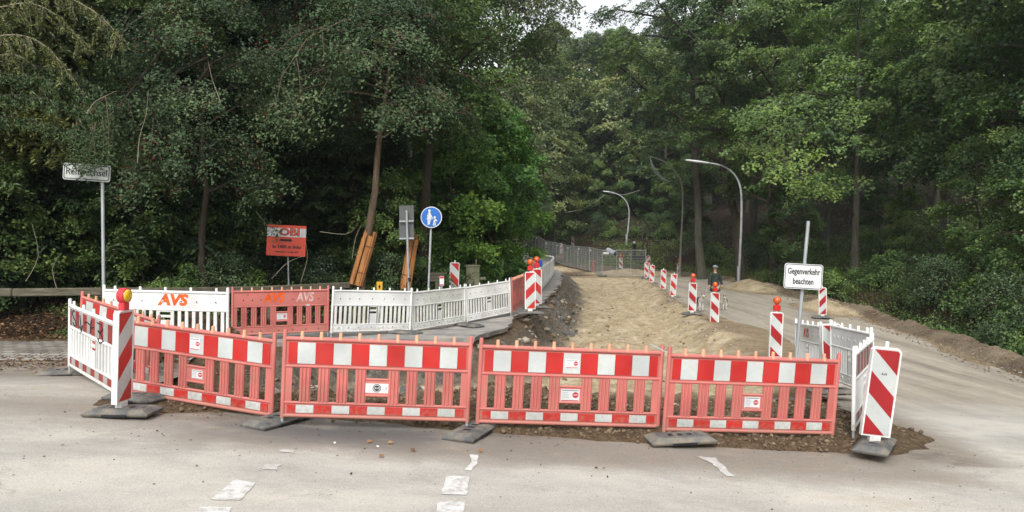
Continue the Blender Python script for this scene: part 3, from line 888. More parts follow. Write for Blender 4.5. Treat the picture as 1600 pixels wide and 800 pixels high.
def sticker(root, x, z, w, h, disc='text_red', y=-.0135, disc_x=.28, rd=.030, head=True, foot='text_red', octo=False):
    m = MB()
    m.box(x-w/2, x+w/2, y-.0015, y, z-h/2, z+h/2, 0)
    yy = y-.0022
    if octo:
        o_ = [(x+.0*w+rd*1.45*math.cos(PI/8+k*PI/4), z+rd*1.45*math.sin(PI/8+k*PI/4)) for k in range(8)]
        i_ = [(x+rd*1.2*math.cos(PI/8+k*PI/4), z+rd*1.2*math.sin(PI/8+k*PI/4)) for k in range(8)]
        m.add([(a, yy, b) for a, b in o_]+[(a, yy, b) for a, b in i_], [(k, (k+1) % 8, 8+(k+1) % 8, 8+k) for k in range(8)], 1)
        m.add([(x+rd*.95*math.cos(k*PI/8), yy, z+rd*.95*math.sin(k*PI/8)) for k in range(16)], [tuple(range(16))], 1)
        for k in range(9):
            a = x+.075+random.uniform(-.02, .035); b = z+random.uniform(-.032, .032)
            m.box(a, a+.012, yy-.0005, yy, b, b+.004, 2)
        m.build('sticker', [M['sign_white'], M['black'], M['text_grey']], root)
        text_obj('AVS', .028, M['sign_white'], T(x, yy-.0006, z), root, 'lettering', bold=.0008, sx=1.0, ext=.0004)
        return
    dx = x+w*disc_x
    m.add([(dx+rd*math.cos(k*PI/8), yy, z+.004+rd*math.sin(k*PI/8)) for k in range(16)], [tuple(range(16))], 1)
    if head: m.box(x-w*.44, x+w*.44, yy-.0003, yy, z+h*.36, z+h*.42, 2)
    for k in range(4): m.box(x-w*.44, x-w*random.uniform(.05, .14), yy-.0003, yy, z+h*(.2-.14*k), z+h*(.2-.14*k)+.003, 2)
    if foot: m.box(x-w*.46, x+w*.46, yy-.0003, yy, z-h*.47, z-h*.40, 1)
    m.build('sticker', [M['sign_white'], M[disc], M['text_grey']], root)
    text_obj('AVS', rd*.8, M['sign_white'], T(dx, yy-.0006, z+.004), root, 'lettering', bold=.0006, ext=.0003)
xc = W/2
sticker(P2_, xc, .355, .25, .105, octo=True, y=-.0075, rd=.033)
sticker(P3, xc, .355, .21, .14, y=-.0075, rd=.034)
sticker(P3, xc, .715, .15, .095, y=-.0135, rd=.026)
sticker(P4, xc, .36, .185, .135, y=-.0075, rd=.03, disc_x=.24)
sticker(P1, xc+.02, .36, .145, .11, y=-.0075, rd=.028)
sticker(P1, xc-.02, .72, .13, .14, y=-.0135, rd=.028)
sticker(RA, xc, .355, .21, .13, y=-.0075, rd=.03)
sticker(RA, xc+.55, .575, .09, .04, y=-.021, rd=.012, head=False)
# graffiti on the white framed panel
g = MB()
def scribble(pts, r=.009): g.tube([(x, -.0145, z) for x, z in pts], r, 5, 0)
scribble([(.28, .82), (.22, .83), (.19, .78), (.25, .73), (.33, .69), (.35, .64), (.28, .62), (.22, .66)])
scribble([(.42, .80), (.44, .70), (.50, .63), (.60, .62), (.63, .68)]); scribble([(.52, .80), (.55, .70), (.58, .56)])
scribble([(.70, .72), (.80, .75), (.92, .73)]); scribble([(.98, .80), (.96, .70), (.95, .62)]); scribble([(1.0, .70), (1.08, .72)])
scribble([(1.22, .80), (1.36, .80), (1.42, .74), (1.33, .69), (1.25, .70), (1.40, .66), (1.44, .59), (1.32, .55), (1.24, .60)])
g.build('graffiti', M['marker'], S1)
# tie between posts 3 and 4
m = MB(); a = at(1016, 538, 8.35); b = at(1042, 551, 8.32); m.tube([a, b], .008, 6)
tag(m.build('cable_tie', M['galv']), 'thin grey steel tie laid over two front barrier posts', 'tie')

# ------------------------------------------------------------------ rubber feet
def foot_mb():
    m = MB()
    # chamfered slab with two raised ends, a slot block and grips
    def ring(dx, dy, z): return [(-.40+dx, -.20+dy, z), (.40-dx, -.20+dy, z), (.40-dx, .20-dy, z), (-.40+dx, .20-dy, z)]
    rs_ = [ring(.015, .015, 0), ring(0, 0, .02), ring(0, 0, .035), ring(.09, .06, .075)]
    vs = [p for r in rs_ for p in r]
    fs = [(3, 2, 1, 0), (12, 13, 14, 15)]+[(k*4+i, k*4+(i+1) % 4, k*4+4+(i+1) % 4, k*4+4+i) for k in range(3) for i in range(4)]
    m.add(vs, fs, 0)
    for x in (-.12, .0, .12): m.box(x-.028, x+.028, -.045, .045, .0755, .0768, 1)
    m.box(-.27, -.2, -.07, .07, .0755, .082, 0); m.box(.2, .27, -.07, .07, .0755, .082, 0)
    m.box(-.15, .15, -.2045, -.199, .0, .026, 1)
    m.v = [(a*.92, b*.92, c) for a, b, c in m.v]
    return m
foot_mesh = foot_mb().build('tmp_foot', [M['rubber'], M['black']]).data
bpy.data.objects.remove(bpy.data.objects['tmp_foot'])
def foot(px, D, rz, label, group=None, dz=0.0, tilt=(0, 0), py=None):
    p = at(px, py, D) if py else G(px, D)
    o = bpy.data.objects.new('barrier_foot', foot_mesh); COL.objects.link(o)
    o.location = p+Vector((0, 0, dz)); o.rotation_euler = (tilt[0], tilt[1], rz)
    return tag(o, label, 'rubber foot', group)
FT = 'black rubber feet under the barriers'
foot(434, 8.28, R(62), 'dusty black rubber foot under the joint left of the octagon sticker panel', FT, tilt=(0, 0))
foot(736, 8.22, R(70), 'sandy black rubber foot under the joint between the two middle front panels', FT)
foot(1062, 8.28, R(6), 'long black rubber foot poking out left of the rightmost front panel', FT, tilt=(0, R(-1)))
foot(214, 8.85, R(-22), 'black rubber foot tucked behind the foot of the yellow lamp beacon', FT)
foot(104, 10.75, R(12), 'flat black rubber foot at the far end of the graffiti panel', FT)
foot(632, 16.3, R(-25), 'grey dusty rubber foot under the joint of clean and stained white panels', FT)
foot(733, 18.3, R(-45), 'grey dusty rubber foot on the broken pavement edge under white panels', FT)

# ------------------------------------------------------------------ striped beacons
def clip(poly, a, b, c):
    "keep a*x+b*z <= c"
    out = []
    for i in range(len(poly)):
        p, q = poly[i], poly[(i+1) % len(poly)]
        dp, dq = a*p[0]+b*p[1]-c, a*q[0]+b*q[1]-c
        if dp <= 0: out.append(p)
        if dp*dq < 0:
            t = dp/(dp-dq); out.append((p[0]+(q[0]-p[0])*t, p[1]+(q[1]-p[1])*t))
    return out
def beacon(name, loc, rz, label, group=None, mirror=False, lamp=None, lean=0.0, leanx=0.0, sheet='red_sheet', foot_rz=0.0, sc=1.0, w=.25, lamp_rz=0.0, with_foot=True, mark=False, leanp=None):
    root = empty(name, loc, 0, label, 'striped beacon', group)
    root.scale = (sc, sc, sc)
    B = Matrix.Rotation(rz, 4, 'Z') @ Matrix.Translation((0, 0, .13)) @ Matrix.Rotation(lean, 4, 'Y') @ Matrix.Rotation(leanx, 4, 'X')
    H = 1.0; hw = w/2
    m = MB()   # board
    f = .020; r = .03
    outl = [(-hw-f, 0), (hw+f, 0), (hw+f, H+f-r), (hw+f-r, H+f), (-hw-f+r, H+f), (-hw-f, H+f-r)]
    def xz(poly, y0, y1, mi):
        n = len(poly)
        vs = [(p[0], y0, p[1]) for p in poly]+[(p[0], y1, p[1]) for p in poly]
        m.add(vs, [tuple(range(n)), tuple(range(2*n-1, n-1, -1))]+[(i, n+i, n+(i+1) % n, (i+1) % n) for i in range(n)], mi, False, B)
    xz(outl, -.012, .045, 0)
    xz([(-hw-f, 0.0), (-hw-f+.014, 0), (-hw-f+.014, H+.005), (-hw-f, H-.01)], -.02, -.0122, 0)
    xz([(hw+f-.014, 0.0), (hw+f, 0), (hw+f, H-.01), (hw+f-.014, H+.005)], -.02, -.0122, 0)
    xz([(-hw-f+.03, H+.006), (hw+f-.03, H+.006), (hw+f-.03, H+.02), (-hw-f+.03, H+.02)], -.018, -.0122, 0)
    m.tube([B @ Vector((0, .015, H+.01)), B @ Vector((0, .015, H+.09))], .021, 8, 0)
    m.box(-.06, .06, -.02, .05, -.06, .0, 0, B)
    m.build('board', [M['white_plastic']], root)
    m = MB()
    xz([(-hw, .02), (hw, .02), (hw, H-.005), (-hw, H-.005)], -.0145, -.0122, 0)
    rect = [(-hw, .02), (hw, .02), (hw, H-.005), (-hw, H-.005)]
    for k in (-1, 0, 1):
        a0, a1 = .25+.5*k, .5+.5*k
        # t - (x+hw) in [a0, a1], t = H - z
        s_ = -1 if mirror else 1
        pl = clip(rect, s_, 1, H-a0-hw*1.0) if True else rect      # z + s x <= H - a0 - hw
        pl = clip(pl, -s_, -1, -(H-a1-hw))
        if len(pl) > 2: xz(pl, -.0165, -.0147, 1)
        if len(pl) > 2: xz(pl, .0452, .0470, 1)
    m.build('stripe_sheet', [M['white_sheet'], M[sheet]], root)
    if mark:
        text_obj('AVS', .035, M['marker'], B @ Matrix.Translation((0, -.0150, H-.28)) @ FACE, root, 'lettering', bold=.001, ext=.0004)
    if with_foot:
        o = bpy.data.objects.new('foot_plate', foot_mesh); COL.objects.link(o); o.parent = root
        o.rotation_euler = (0, 0, foot_rz)
    if lamp:
        warning_lamp(root, B @ Matrix.Translation((0, .015, H+(.05 if lamp != 'yellow' else .015))) @ Matrix.Rotation(lamp_rz, 4, 'Z') @ Matrix.Diagonal(((.72,)*3 if lamp == 'yellow' else (1, 1, 1))+(1,)), lamp)
    return root
def warning_lamp(root, Bm, kind):
    m = MB()
    hood = 'lamp_red' if kind != 'yellow' else 'lamp_pink'
    if kind == 'blue': m.box(.0, .17, .0, .12, .02, .22, 1, Bm, ch=.02)
    m.box(-.075, .075, -.05, .05, 0, .13, 0, Bm, ch=.018)
    m.box(-.03, .03, -.035, .035, .12, .16, 0, Bm)
    def disc(r0, r1, y0, y1, zc, mi, seg=20):
        vs = []
        for r, y in ((r0, y0), (r1, y1)):
            for k in range(seg):
                t = 2*PI*k/seg; vs.append((r*math.cos(t), y, zc+r*math.sin(t)))
        fs = [(k, (k+1) % seg, seg+(k+1) % seg, seg+k) for k in range(seg)]
        return vs, fs, seg
    zc = .235
    if kind == 'yellow':
        vs, fs, n = disc(.115, .115, -.055, .055, zc, 0)
        m.add(vs, fs+[tuple(range(n, 2*n))], 0, False, Bm)
        vs, fs, n = disc(.115, .098, -.055, -.058, zc, 0); m.add(vs, fs, 0, False, Bm)
        hh = m.build('warning_lamp', M[hood], root)
        l = MB()
        rings = []
        for a in range(6):
            t = a/5*PI/2; rings.append((.098*math.cos(t), -.058-.04*math.sin(t)))
        vs = []; seg = 20
        for r_, y_ in rings:
            for k in range(seg): q = 2*PI*k/seg; vs.append((r_*math.cos(q), y_, zc+r_*math.sin(q)))
        fs = [(i*seg+k, i*seg+(k+1) % seg, (i+1)*seg+(k+1) % seg, (i+1)*seg+k) for i in range(5) for k in range(seg)]
        l.add(vs, fs, 0, True, Bm)
        l.build('lens', M['yellow_lens'], hh)
    else:
        hh = None
        vs, fs, n = disc(.085, .085, -.012, .03, zc, 0)
        m.add(vs, fs+[tuple(range(n)), tuple(range(2*n-1, n-1, -1))], 0, False, Bm)
        hh = m.build('warning_lamp', [M[hood], M['pipe_blue']], root)
        l = MB(); l.sphere((0, 0, 0), .088, 16, 10, 0)
        l.v = [tuple(Bm @ Vector((v[0], v[1]*.85-.01, v[2]+zc))) for v in l.v]
        l.build('lens', M['amber'], hh)
BN = 'striped beacons along the haul road'
def bpos(px, py_bottom, D):
    p = at(px, py_bottom, D); return Vector((p.x, p.y, p.z-.13))
def gpos(px, D, dz=0): return G(px, D)+Vector((0, 0, dz))
beacon('traffic_beacon', bpos(192, 628, 8.25), R(86), 'red and white striped beacon at front left with a round yellow lamp on top', lamp='yellow', mirror=True, leanx=R(2), foot_rz=R(-2), w=.25, lamp_rz=R(-4))
beacon('traffic_beacon', bpos(1367, 681, 8.25), R(-4), 'largest red and white striped beacon, leaning at the right front corner', lean=R(5.5), leanx=R(4), foot_rz=R(56), w=.28, sheet='dark_red_sheet', mark=True, sc=.98)
beacon('traffic_beacon', gpos(1211, 16.8), R(0), 'striped beacon with amber lamp left of the two-line sign', BN, lamp='amber', lean=R(2), sheet='dark_red_sheet')
beacon('traffic_beacon', bpos(1301, 602, 12.3), R(-4), 'striped beacon tucked behind white barrier panels under the right hand sign', BN, lean=R(-2), w=.27, sheet='dark_red_sheet')
beacon('traffic_beacon', gpos(1285, 26.6, .02), R(0), 'striped beacon at the gravel ridge, its stripes rising to the right', BN, mirror=True, sheet='dark_red_sheet', sc=.95)
beacon('traffic_beacon', bpos(1116, 505, 24.7), R(0), 'striped beacon with amber lamp nearest to the walker in line', BN, lamp='amber', lean=R(1.5), sheet='dark_red_sheet')
beacon('traffic_beacon', bpos(1081, 486, 27), R(0), 'striped beacon with amber lamp, second from the right in the line', BN, lamp='amber', lean=R(2), sheet='dark_red_sheet')
beacon('traffic_beacon', bpos(1051, 462, 35), R(0), 'striped beacon without lamp, leaning right between lamp beacon and excavation', BN, lean=R(4))
beacon('traffic_beacon', bpos(1036, 451, 40), R(0), 'upright striped beacon without lamp, middle of the line', BN, lean=R(1.5))
beacon('traffic_beacon', bpos(1018, 440, 46), R(0), 'striped beacon leaning right beside the end of the mesh fence', BN, lean=R(3.5))
beacon('traffic_beacon', gpos(1010, 52), R(0), 'striped beacon touching the end frame of the mesh fence', BN, lean=R(1))
beacon('traffic_beacon', gpos(1013, 60), R(0), 'farthest striped beacon, just right of the mesh fence', BN, mirror=True, lean=R(0))
beacon('traffic_beacon', bpos(1061, 432, 58), R(0), 'far striped beacon with red lamp in front of the weathered lamp post', BN, mirror=True, lamp='amber', sheet='dark_red_sheet')
beacon('traffic_beacon', gpos(970, 63), R(0), 'far striped beacon seen through the mesh fence', BN, lamp='amber', sheet='dark_red_sheet')
beacon('traffic_beacon', gpos(877, 78, 0.1), R(20), 'small far striped beacon behind the left mesh fence', BN, mirror=True, sheet='dark_red_sheet')
beacon('traffic_beacon', gpos(895, 80, 0.1), R(-20), 'small far pale beacon behind the long mesh fence', BN, sheet='dark_red_sheet')
beacon('traffic_beacon', bpos(828.5, 483, 20.3), R(0), 'left of two paired striped beacons, stripes rising to the right', 'paired beacons on the pavement', mirror=True, lamp='amber', foot_rz=R(10))
beacon('traffic_beacon', bpos(838.5, 475, 21.4), R(6), 'right of two paired striped beacons with a blue-backed amber lamp', 'paired beacons on the pavement', lamp='blue', foot_rz=R(30))
beacon('traffic_beacon', at(709, 462, 21.5)-Vector((0, 0, .13)), R(0), 'striped beacon behind the white panels, left of the concrete pillar', mirror=False, lean=R(2), sc=.95)

# ------------------------------------------------------------------ signs
def rounded(w, h, r, n=5):
    out = []
    for cx, cz, a0 in ((w/2-r, -h/2+r, -90), (w/2-r, h/2-r, 0), (-w/2+r, h/2-r, 90), (-w/2+r, -h/2+r, 180)):
        for k in range(n+1):
            a = R(a0+90*k/n); out.append((cx+r*math.cos(a), cz+r*math.sin(a)))
    return out
def plate(root, name, outline, y0, y1, mat, Mx):
    m = MB(); n = len(outline)
    vs = [(p[0], y0, p[1]) for p in outline]+[(p[0], y1, p[1]) for p in outline]
    m.add(vs, [tuple(range(n)), tuple(range(2*n-1, n-1, -1))]+[(i, n+i, n+(i+1) % n, (i+1) % n) for i in range(n)], 0, False, Mx)
    return m.build(name, mat, root)
def border(root, outl, inl, y, mat, Mx, name='border'):
    m = MB(); n = len(outl)
    vs = [(p[0], y, p[1]) for p in outl]+[(p[0], y, p[1]) for p in inl]
    m.add(vs, [(i, (i+1) % n, n+(i+1) % n, n+i) for i in range(n)], 0, False, Mx)
    return m.build(name, mat, root)

# street name sign
b0 = G(163, 12.9)
root = empty('street_name_sign', b0, 0, 'white street name sign half hidden by spruce twigs on a thin grey pole', 'street sign')
loc = lambda p: p-b0
m = MB(); m.tube([Vector((0, 0, -.2)), loc(at(160, 272, 12.9))], .028, 8); m.build('pole', M['galv'], root)
c = loc(at(136, 269.5, 12.85))
Mx = Matrix.Translation(c) @ Matrix.Rotation(R(3.8), 4, 'Y')
pw, ph = .82, .285
pl = plate(root, 'sign_plate', rounded(pw, ph, .04), -.012, .0, M['sign_old'], Mx)
border(root, rounded(pw-.03, ph-.03, .03), rounded(pw-.06, ph-.06, .02), -.0135, M['black'], Mx)
text_obj('Rehwechsel', .165, M['black'], Mx @ Matrix.Translation((-.0, -.0125, -.0)) @ FACE, root, bold=.002, sx=.92, ext=.001)

# red shop direction sign
b0 = G(451, 19.3)
root = empty('advertising_sign', b0, R(0), 'red and white shop direction sign with a black arrow on a thin post', 'sign')
m = MB(); m.tube([Vector((0, .03, -.2)), at(450, 395, 19.33)-b0], .022, 8); m.build('post', M['galv'], root)
c = at(447.5, 376, 19.2)-b0
s = 1160/19.2
pw, ph = 61/s, 48/s
Mx = Matrix.Translation(c) @ Matrix.Rotation(R(2.6), 4, 'Y')
plate(root, 'sign_board', rounded(pw, ph, .005, 1), -.012, .0, M['sign_red'], Mx)
plate(root, 'white_band', [(-pw/2, ph/2-.30), (pw/2, ph/2-.30), (pw/2, ph/2-.075), (-pw/2, ph/2-.075)], -.0145, -.0123, M['sign_white'], Mx)
bf = text_obj('OBI', .25, M['black'], Mx @ Matrix.Translation((.08, -.0150, ph/2-.185)) @ FACE, root, bold=.013, sx=1.3, ext=.0004)
text_obj('OBI', .25, M['sign_red'], Mx @ Matrix.Translation((.08, -.0160, ph/2-.185)) @ FACE, root, bold=.003, sx=1.3, ext=.0004)
m = MB(); az = ph/2-.385
arr = [(-.16, az-.028), (.08, az-.028), (.08, az-.06), (.16, az), (.08, az+.06), (.08, az+.028), (-.16, az+.028)]
m.add([(a, -.0132, b) for a, b in arr], [tuple(range(7))], 0, False, Mx); m.build('arrow', M['black'], root)
text_obj('in 1400 m links', .115, M['black'], Mx @ Matrix.Translation((.02, -.0125, ph/2-.56)) @ FACE, root, bold=.004, sx=1.05, ext=.0006)
text_obj('Wegweiser / An der B73', .055, M['black'], Mx @ Matrix.Translation((.02, -.0125, ph/2-.69)) @ FACE, root, bold=.002, sx=1.1, ext=.0006)

# round blue footpath sign
b0 = G(666.5, 19.0)
root = empty('footpath_sign', b0, 0, 'round blue footpath sign with white woman and child on a leaning pole', 'road sign')
tip = at(674.5, 324, 19.0)-b0
m = MB(); m.tube([Vector((0, .035, -.2)), tip+Vector((0, .035, 0))], .028, 8); m.build('pole', M['galv'], root)
c = at(674, 339.5, 18.95)-b0
Mx = Matrix.Translation(c) @ Matrix.Rotation(R(2.5), 4, 'Y')
rad = 16.6/(1160/18.95)
circ = lambda r_, n=36: [(r_*math.cos(2*PI*k/n), r_*math.sin(2*PI*k/n)) for k in range(n)]
plate(root, 'sign_rim', circ(rad), -.012, 0, M['sign_white'], Mx)
plate(root, 'sign_face', circ(rad*.93), -.0145, -.0123, M['sign_blue'], Mx)
fig = MB(); yf = -.0155
def poly(pts): fig.add([(x*rad, yf, z*rad) for x, z in pts], [tuple(range(len(pts)))], 0, False, Mx)
def blob(x, z, r_): poly([(x+r_*math.cos(2*PI*k/14), z+r_*math.sin(2*PI*k/14)) for k in range(14)])
blob(-.20, .62, .12)
poly([(-.14, .50), (-.10, .38), (-.10, .18), (.04, -.22), (-.44, -.22), (-.28, .18), (-.30, .38), (-.26, .50)])
poly([(-.10, .40), (-.02, .22), (.14, -.02), (.08, -.08), (-.08, .12), (-.12, .24)])
poly([(-.30, .40), (-.40, .14), (-.38, -.04), (-.31, -.02), (-.31, .16), (-.24, .30)])
poly([(-.24, -.24), (-.20, -.55), (-.22, -.72), (-.34, -.72), (-.30, -.55), (-.36, -.24)]); poly([(-.20, -.24), (-.04, -.24), (-.12, -.55), (-.10, -.66), (-.20, -.66), (-.18, -.5)])
blob(.32, .02, .10)
poly([(.36, -.10), (.46, -.14), (.58, -.32), (.52, -.36), (.42, -.26), (.40, -.46), (.22, -.46), (.24, -.24), (.14, -.04), (.08, -.08), (.18, -.22), (.24, -.1)])
poly([(.22, -.48), (.30, -.48), (.28, -.76), (.18, -.76)]); poly([(.33, -.48), (.41, -.48), (.44, -.76), (.34, -.76)])
fig.build('pictogram', M['sign_white'], root)

# grey back of a sign
b0 = G(640.5, 19.3)
root = empty('road_sign', b0, 0, 'grey back of a rectangular road sign on a leaning galvanised pole', 'road sign')
tp = at(635.5, 329, 19.3)-b0
m = MB(); m.tube([Vector((0, -.03, -.2)), tp+Vector((0, -.03, 0))], .032, 8)
m.tube([at(639.6, 434, 19.2)-b0, at(640.3, 440, 19.2)-b0], .036, 8, 1); m.build('pole', [M['galv'], M['black']], root)
s = 1160/19.3
for k, (y0, y1) in enumerate(((321, 345.5), (346.5, 375))):
    c = at(635.2, (y0+y1)/2, 19.38)-b0
    m = MB(); m.box(-11*1.05/s, 11*1.05/s, 0, .012, -(y1-y0)/2/s, (y1-y0)/2/s, 0, Matrix.Translation(c) @ Matrix.Rotation(R(-1.5), 4, 'Y'), ch=.004)
    m.build('sign_plate', M['grey_back'], root)
for y in (345.5, 372.5):
    c = at(635.3, y, 19.3)-b0
    m = MB(); m.box(-11.3/s, 11.3/s, -.01, .01, -.018, .018, 0, Matrix.Translation(c) @ Matrix.Rotation(R(-1.5), 4, 'Y')); m.build('bracket', M['galv'], root)

# two-line white sign
b0 = G(1242, 12.3)
root = empty('warning_sign', b0, 0, 'white sign with two lines of black text on a tilted grey pole', 'road sign')
m = MB(); m.tube([at(1240.5, 600, 12.3)-b0, at(1263, 345.5, 12.3)-b0], .030, 8); m.build('pole', M['galv'], root)
fo = bpy.data.objects.new('foot_plate', foot_mesh); COL.objects.link(fo); fo.parent = root; fo.location = (0, 0, 0)
c = at(1255, 432, 12.22)-b0
s = 1160/12.22
pw, ph = 60/s, 39.5/s
Mx = Matrix.Translation(c) @ Matrix.Rotation(R(3.2), 4, 'Y')
plate(root, 'sign_plate', rounded(pw, ph, .045), -.012, .0, M['sign_white'], Mx)
border(root, rounded(pw-.022, ph-.022, .037), rounded(pw-.042, ph-.042, .028), -.0135, M['black'], Mx)
text_obj('Gegenverkehr', .135, M['black'], Mx @ Matrix.Translation((0, -.0125, .078)) @ FACE, root, bold=.0032, sx=.68, ext=.001)
text_obj('beachten', .135, M['black'], Mx @ Matrix.Translation((0, -.0125, -.085)) @ FACE, root, bold=.0032, sx=.70, ext=.001)

# concrete pillar, small posts
root = empty('concrete_pillar', G(738, 23.2), R(8), 'squat lichened concrete pillar in the shrubs behind the white panels', 'pillar')
m = MB(); m.box(-.21, .21, -.2, .2, -.2, 1.12, 0, None, .02); m.box(-.23, .23, -.22, .22, 1.12, 1.18, 0, None, .02); m.build('shaft', M['concrete'], root)
m = MB(); m.tube([(.12, 0, 1.15), (.12, 0, 1.36)], .02, 6); m.box(.22, .42, -.04, .04, .72, .80, 0); m.build('fitting', M['concrete'], root)
p = at(593.5, 470, 18.2)
root = empty('marker_post', G(593.5, 18.2), 0, 'small yellow gas marker plate on a short pale post', 'marker post')
m = MB(); m.tube([(0, 0, -.1), (0, 0, .98)], .02, 6); m.build('post', M['sign_old'], root)
m = MB(); m.box(-.07, .07, -.03, -.018, .85, 1.10, 0); m.box(-.03, .03, -.0335, -.0302, .97, .99, 1); m.box(-.015, .015, -.0335, -.0302, .93, 1.03, 1); m.build('plate', [M['yellow'], M['black']], root)
root = empty('marker_post', G(690.5, 20.2), 0, 'small white and red marker plate beside a wooden stub', 'marker post')
m = MB(); m.tube([(0, 0, -.1), (0, 0, .9)], .02, 6); m.build('post', M['sign_old'], root)
m = MB(); m.box(-.06, .06, -.03, -.018, .82, 1.08, 0); m.box(-.055, .055, -.0335, -.0302, 1.02, 1.07, 1); m.box(-.055, .055, -.0335, -.0302, .83, .86, 1); m.build('plate', [M['sign_white'], M['text_red']], root)
m = MB(); m.box(-.3, .12, -.06, .06, .85, 1.1, 0); m.box(-.12, -.02, -.05, .05, -.2, .86, 0)
o = m.build('wooden_stub', M['rail_wood']); o.location = G(687, 20.8); tag(o, 'short weathered wooden stub rail behind the red and white marker plate', 'rail')

# timber rail fence at the left
fence_pts = [(-150, 455, 14.4), (20, 457, 14.9), (160, 455.5, 15.5), (300, 455, 16.4), (420, 452, 17.6), (545, 445.5, 19.4)]
root = empty('timber_fence', G(-150, 14.4), 0, 'weathered horizontal timber rail fence along the left path', 'fence')
b0 = root.location.copy()
for k in range(len(fence_pts)-1):
    a = at(*fence_pts[k])-b0; b = at(*fence_pts[k+1])-b0
    ax = (b-a); L = ax.length; ax.normalize()
    side = ax.cross(Vector((0, 0, 1))).normalized(); upv = side.cross(ax)
    Mx = Matrix(((ax.x, side.x, upv.x, a.x), (ax.y, side.y, upv.y, a.y), (ax.z, side.z, upv.z, a.z), (0, 0, 0, 1)))
    m = MB(); m.box(.003, L-.003, -.07, .07, -.08, .08, 0, Mx, ch=.02); m.build('rail', M['rail_wood'], root)
for k, (px, py, D) in enumerate(fence_pts):
    if k == 1: continue
    g_ = G(px, D)-b0; t_ = at(px, py, D)-b0
    m = MB(); m.box(-.07, .07, .075, .2, g_.z-.2-t_.z, .06, 0, Matrix.Translation(t_)); m.build('post', M['rail_wood'], root)
p = at(541, 447, 19.5)
m = MB(); m.box(-.10, .10, -.1, .1, G(541, 19.5).z-p.z-.2, .10, 0, None, .02); o = m.build('timber_bollard', M['bark_dark']); o.location = p
tag(o, 'dark timber bollard at the right end of the rail fence', 'bollard')

# ------------------------------------------------------------------ street lamps
def lamp(base, pts, r, head, label, mat, extra=None):
    b0 = base
    root = empty('street_lamp', b0, 0, label, 'street lamp', 'street lamps along the road')
    m = MB(); n = len(pts)
    m.tube([p-b0 for p in pts], [r*(1-.45*k/(n-1)) for k in range(n)], 8)
    m.tube([pts[0]-b0+Vector((0, 0, -.1)), pts[0]-b0+Vector((0, 0, 1.1))], r*1.25, 8)
    m.build('pole', M[mat], root)
    if head:
        a, b = head[0]-b0, head[1]-b0
        d = (b-a).normalized(); side = d.cross(Vector((0, 0, 1))).normalized(); up = side.cross(d)
        L = (b-a).length
        Mx = Matrix(((d.x, side.x, up.x, a.x), (d.y, side.y, up.y, a.y), (d.z, side.z, up.z, a.z), (0, 0, 0, 1)))
        m = MB()
        secs = [(0, .05, .04), (.08, .09, .06), (.5, .14, .075), (.85, .13, .06), (1.0, .06, .03)]
        vs = []; 
        for t_, w_, h_ in secs:
            for k in range(10):
                q = 2*PI*k/10; vs.append((t_*L, w_*math.cos(q), h_*math.sin(q)))
        fs = [(i*10+k, i*10+(k+1) % 10, (i+1)*10+(k+1) % 10, (i+1)*10+k) for i in range(4) for k in range(10)]+[tuple(range(9, -1, -1)), tuple(range(40, 50))]
        m.add(vs, fs, 0, True, Mx)
        m.build('lamp_head', M['sign_white'], root)
    return root
def curve_px(lst, D, smooth=6):
    P = [at(x, y, D) for x, y in lst]
    out = []
    for i in range(len(P)-1):
        p0 = P[max(i-1, 0)]; p1 = P[i]; p2 = P[i+1]; p3 = P[min(i+2, len(P)-1)]
        for k in range(smooth):
            t = k/smooth
            out.append(.5*((2*p1)+(p2-p0)*t+(2*p0-5*p1+4*p2-p3)*t*t+(3*p1-p0-3*p2+p3)*t**3))
    out.append(P[-1]); return out
D = 45
gb = G(1154, D)
pl = curve_px([(1158, 360), (1158.5, 310), (1155, 287), (1145, 270), (1128, 259), (1107, 254.5)], D)
lamp(gb, [gb]+pl, .078, (at(1108, 254.8, D), at(1071, 250, D)), 'tall silver street lamp with a long white head, nearest the walker', 'galv')
D = 58
gb = G(1062, D)
pl = curve_px([(1064, 380), (1067, 320), (1064.5, 285), (1055, 268), (1038, 253), (1016, 244.5)], D)
rt = lamp(gb, [gb]+pl, .085, None, 'weathered street lamp pole without head, loose cables hanging from its tip', 'grey_post')
for off in (0, 1.5):
    m = MB(); m.tube([p-gb for p in curve_px([(1015, 244.5), (1022-off, 262+off), (1034-off, 277+off), (1047, 284)], D)], .03, 5); m.build('cable', M['galv'], rt)
D = 78
gb = G(979, D)
pl = curve_px([(980, 370), (983, 335), (980, 318), (971, 307), (958, 301), (950, 300)], D)
lamp(gb, [gb]+pl, .09, (at(953, 300, D), at(942, 299, D)), 'distant curved street lamp behind the mesh fence', 'galv')
D = 92
gb = G(843.5, D)
lamp(gb, [gb, at(843.5, 370, D), at(844.5, 345, D), at(842, 336, D), at(836, 332, D)], .11, (at(837, 332, D), at(828, 331, D)), 'most distant street lamp at the left bend, mostly hidden by leaves', 'galv')
m = MB(); m.tube(curve_px([(945, 304), (928, 317), (905, 328), (880, 332), (858, 332)], 78), .03, 5); m.tube(curve_px([(950, 301), (975, 304), (1000, 297)], 78), .03, 5)
tag(m.build('overhead_cable', M['grey_post']), 'thin sagging overhead cable hung from the distant curved lamp', 'cable')

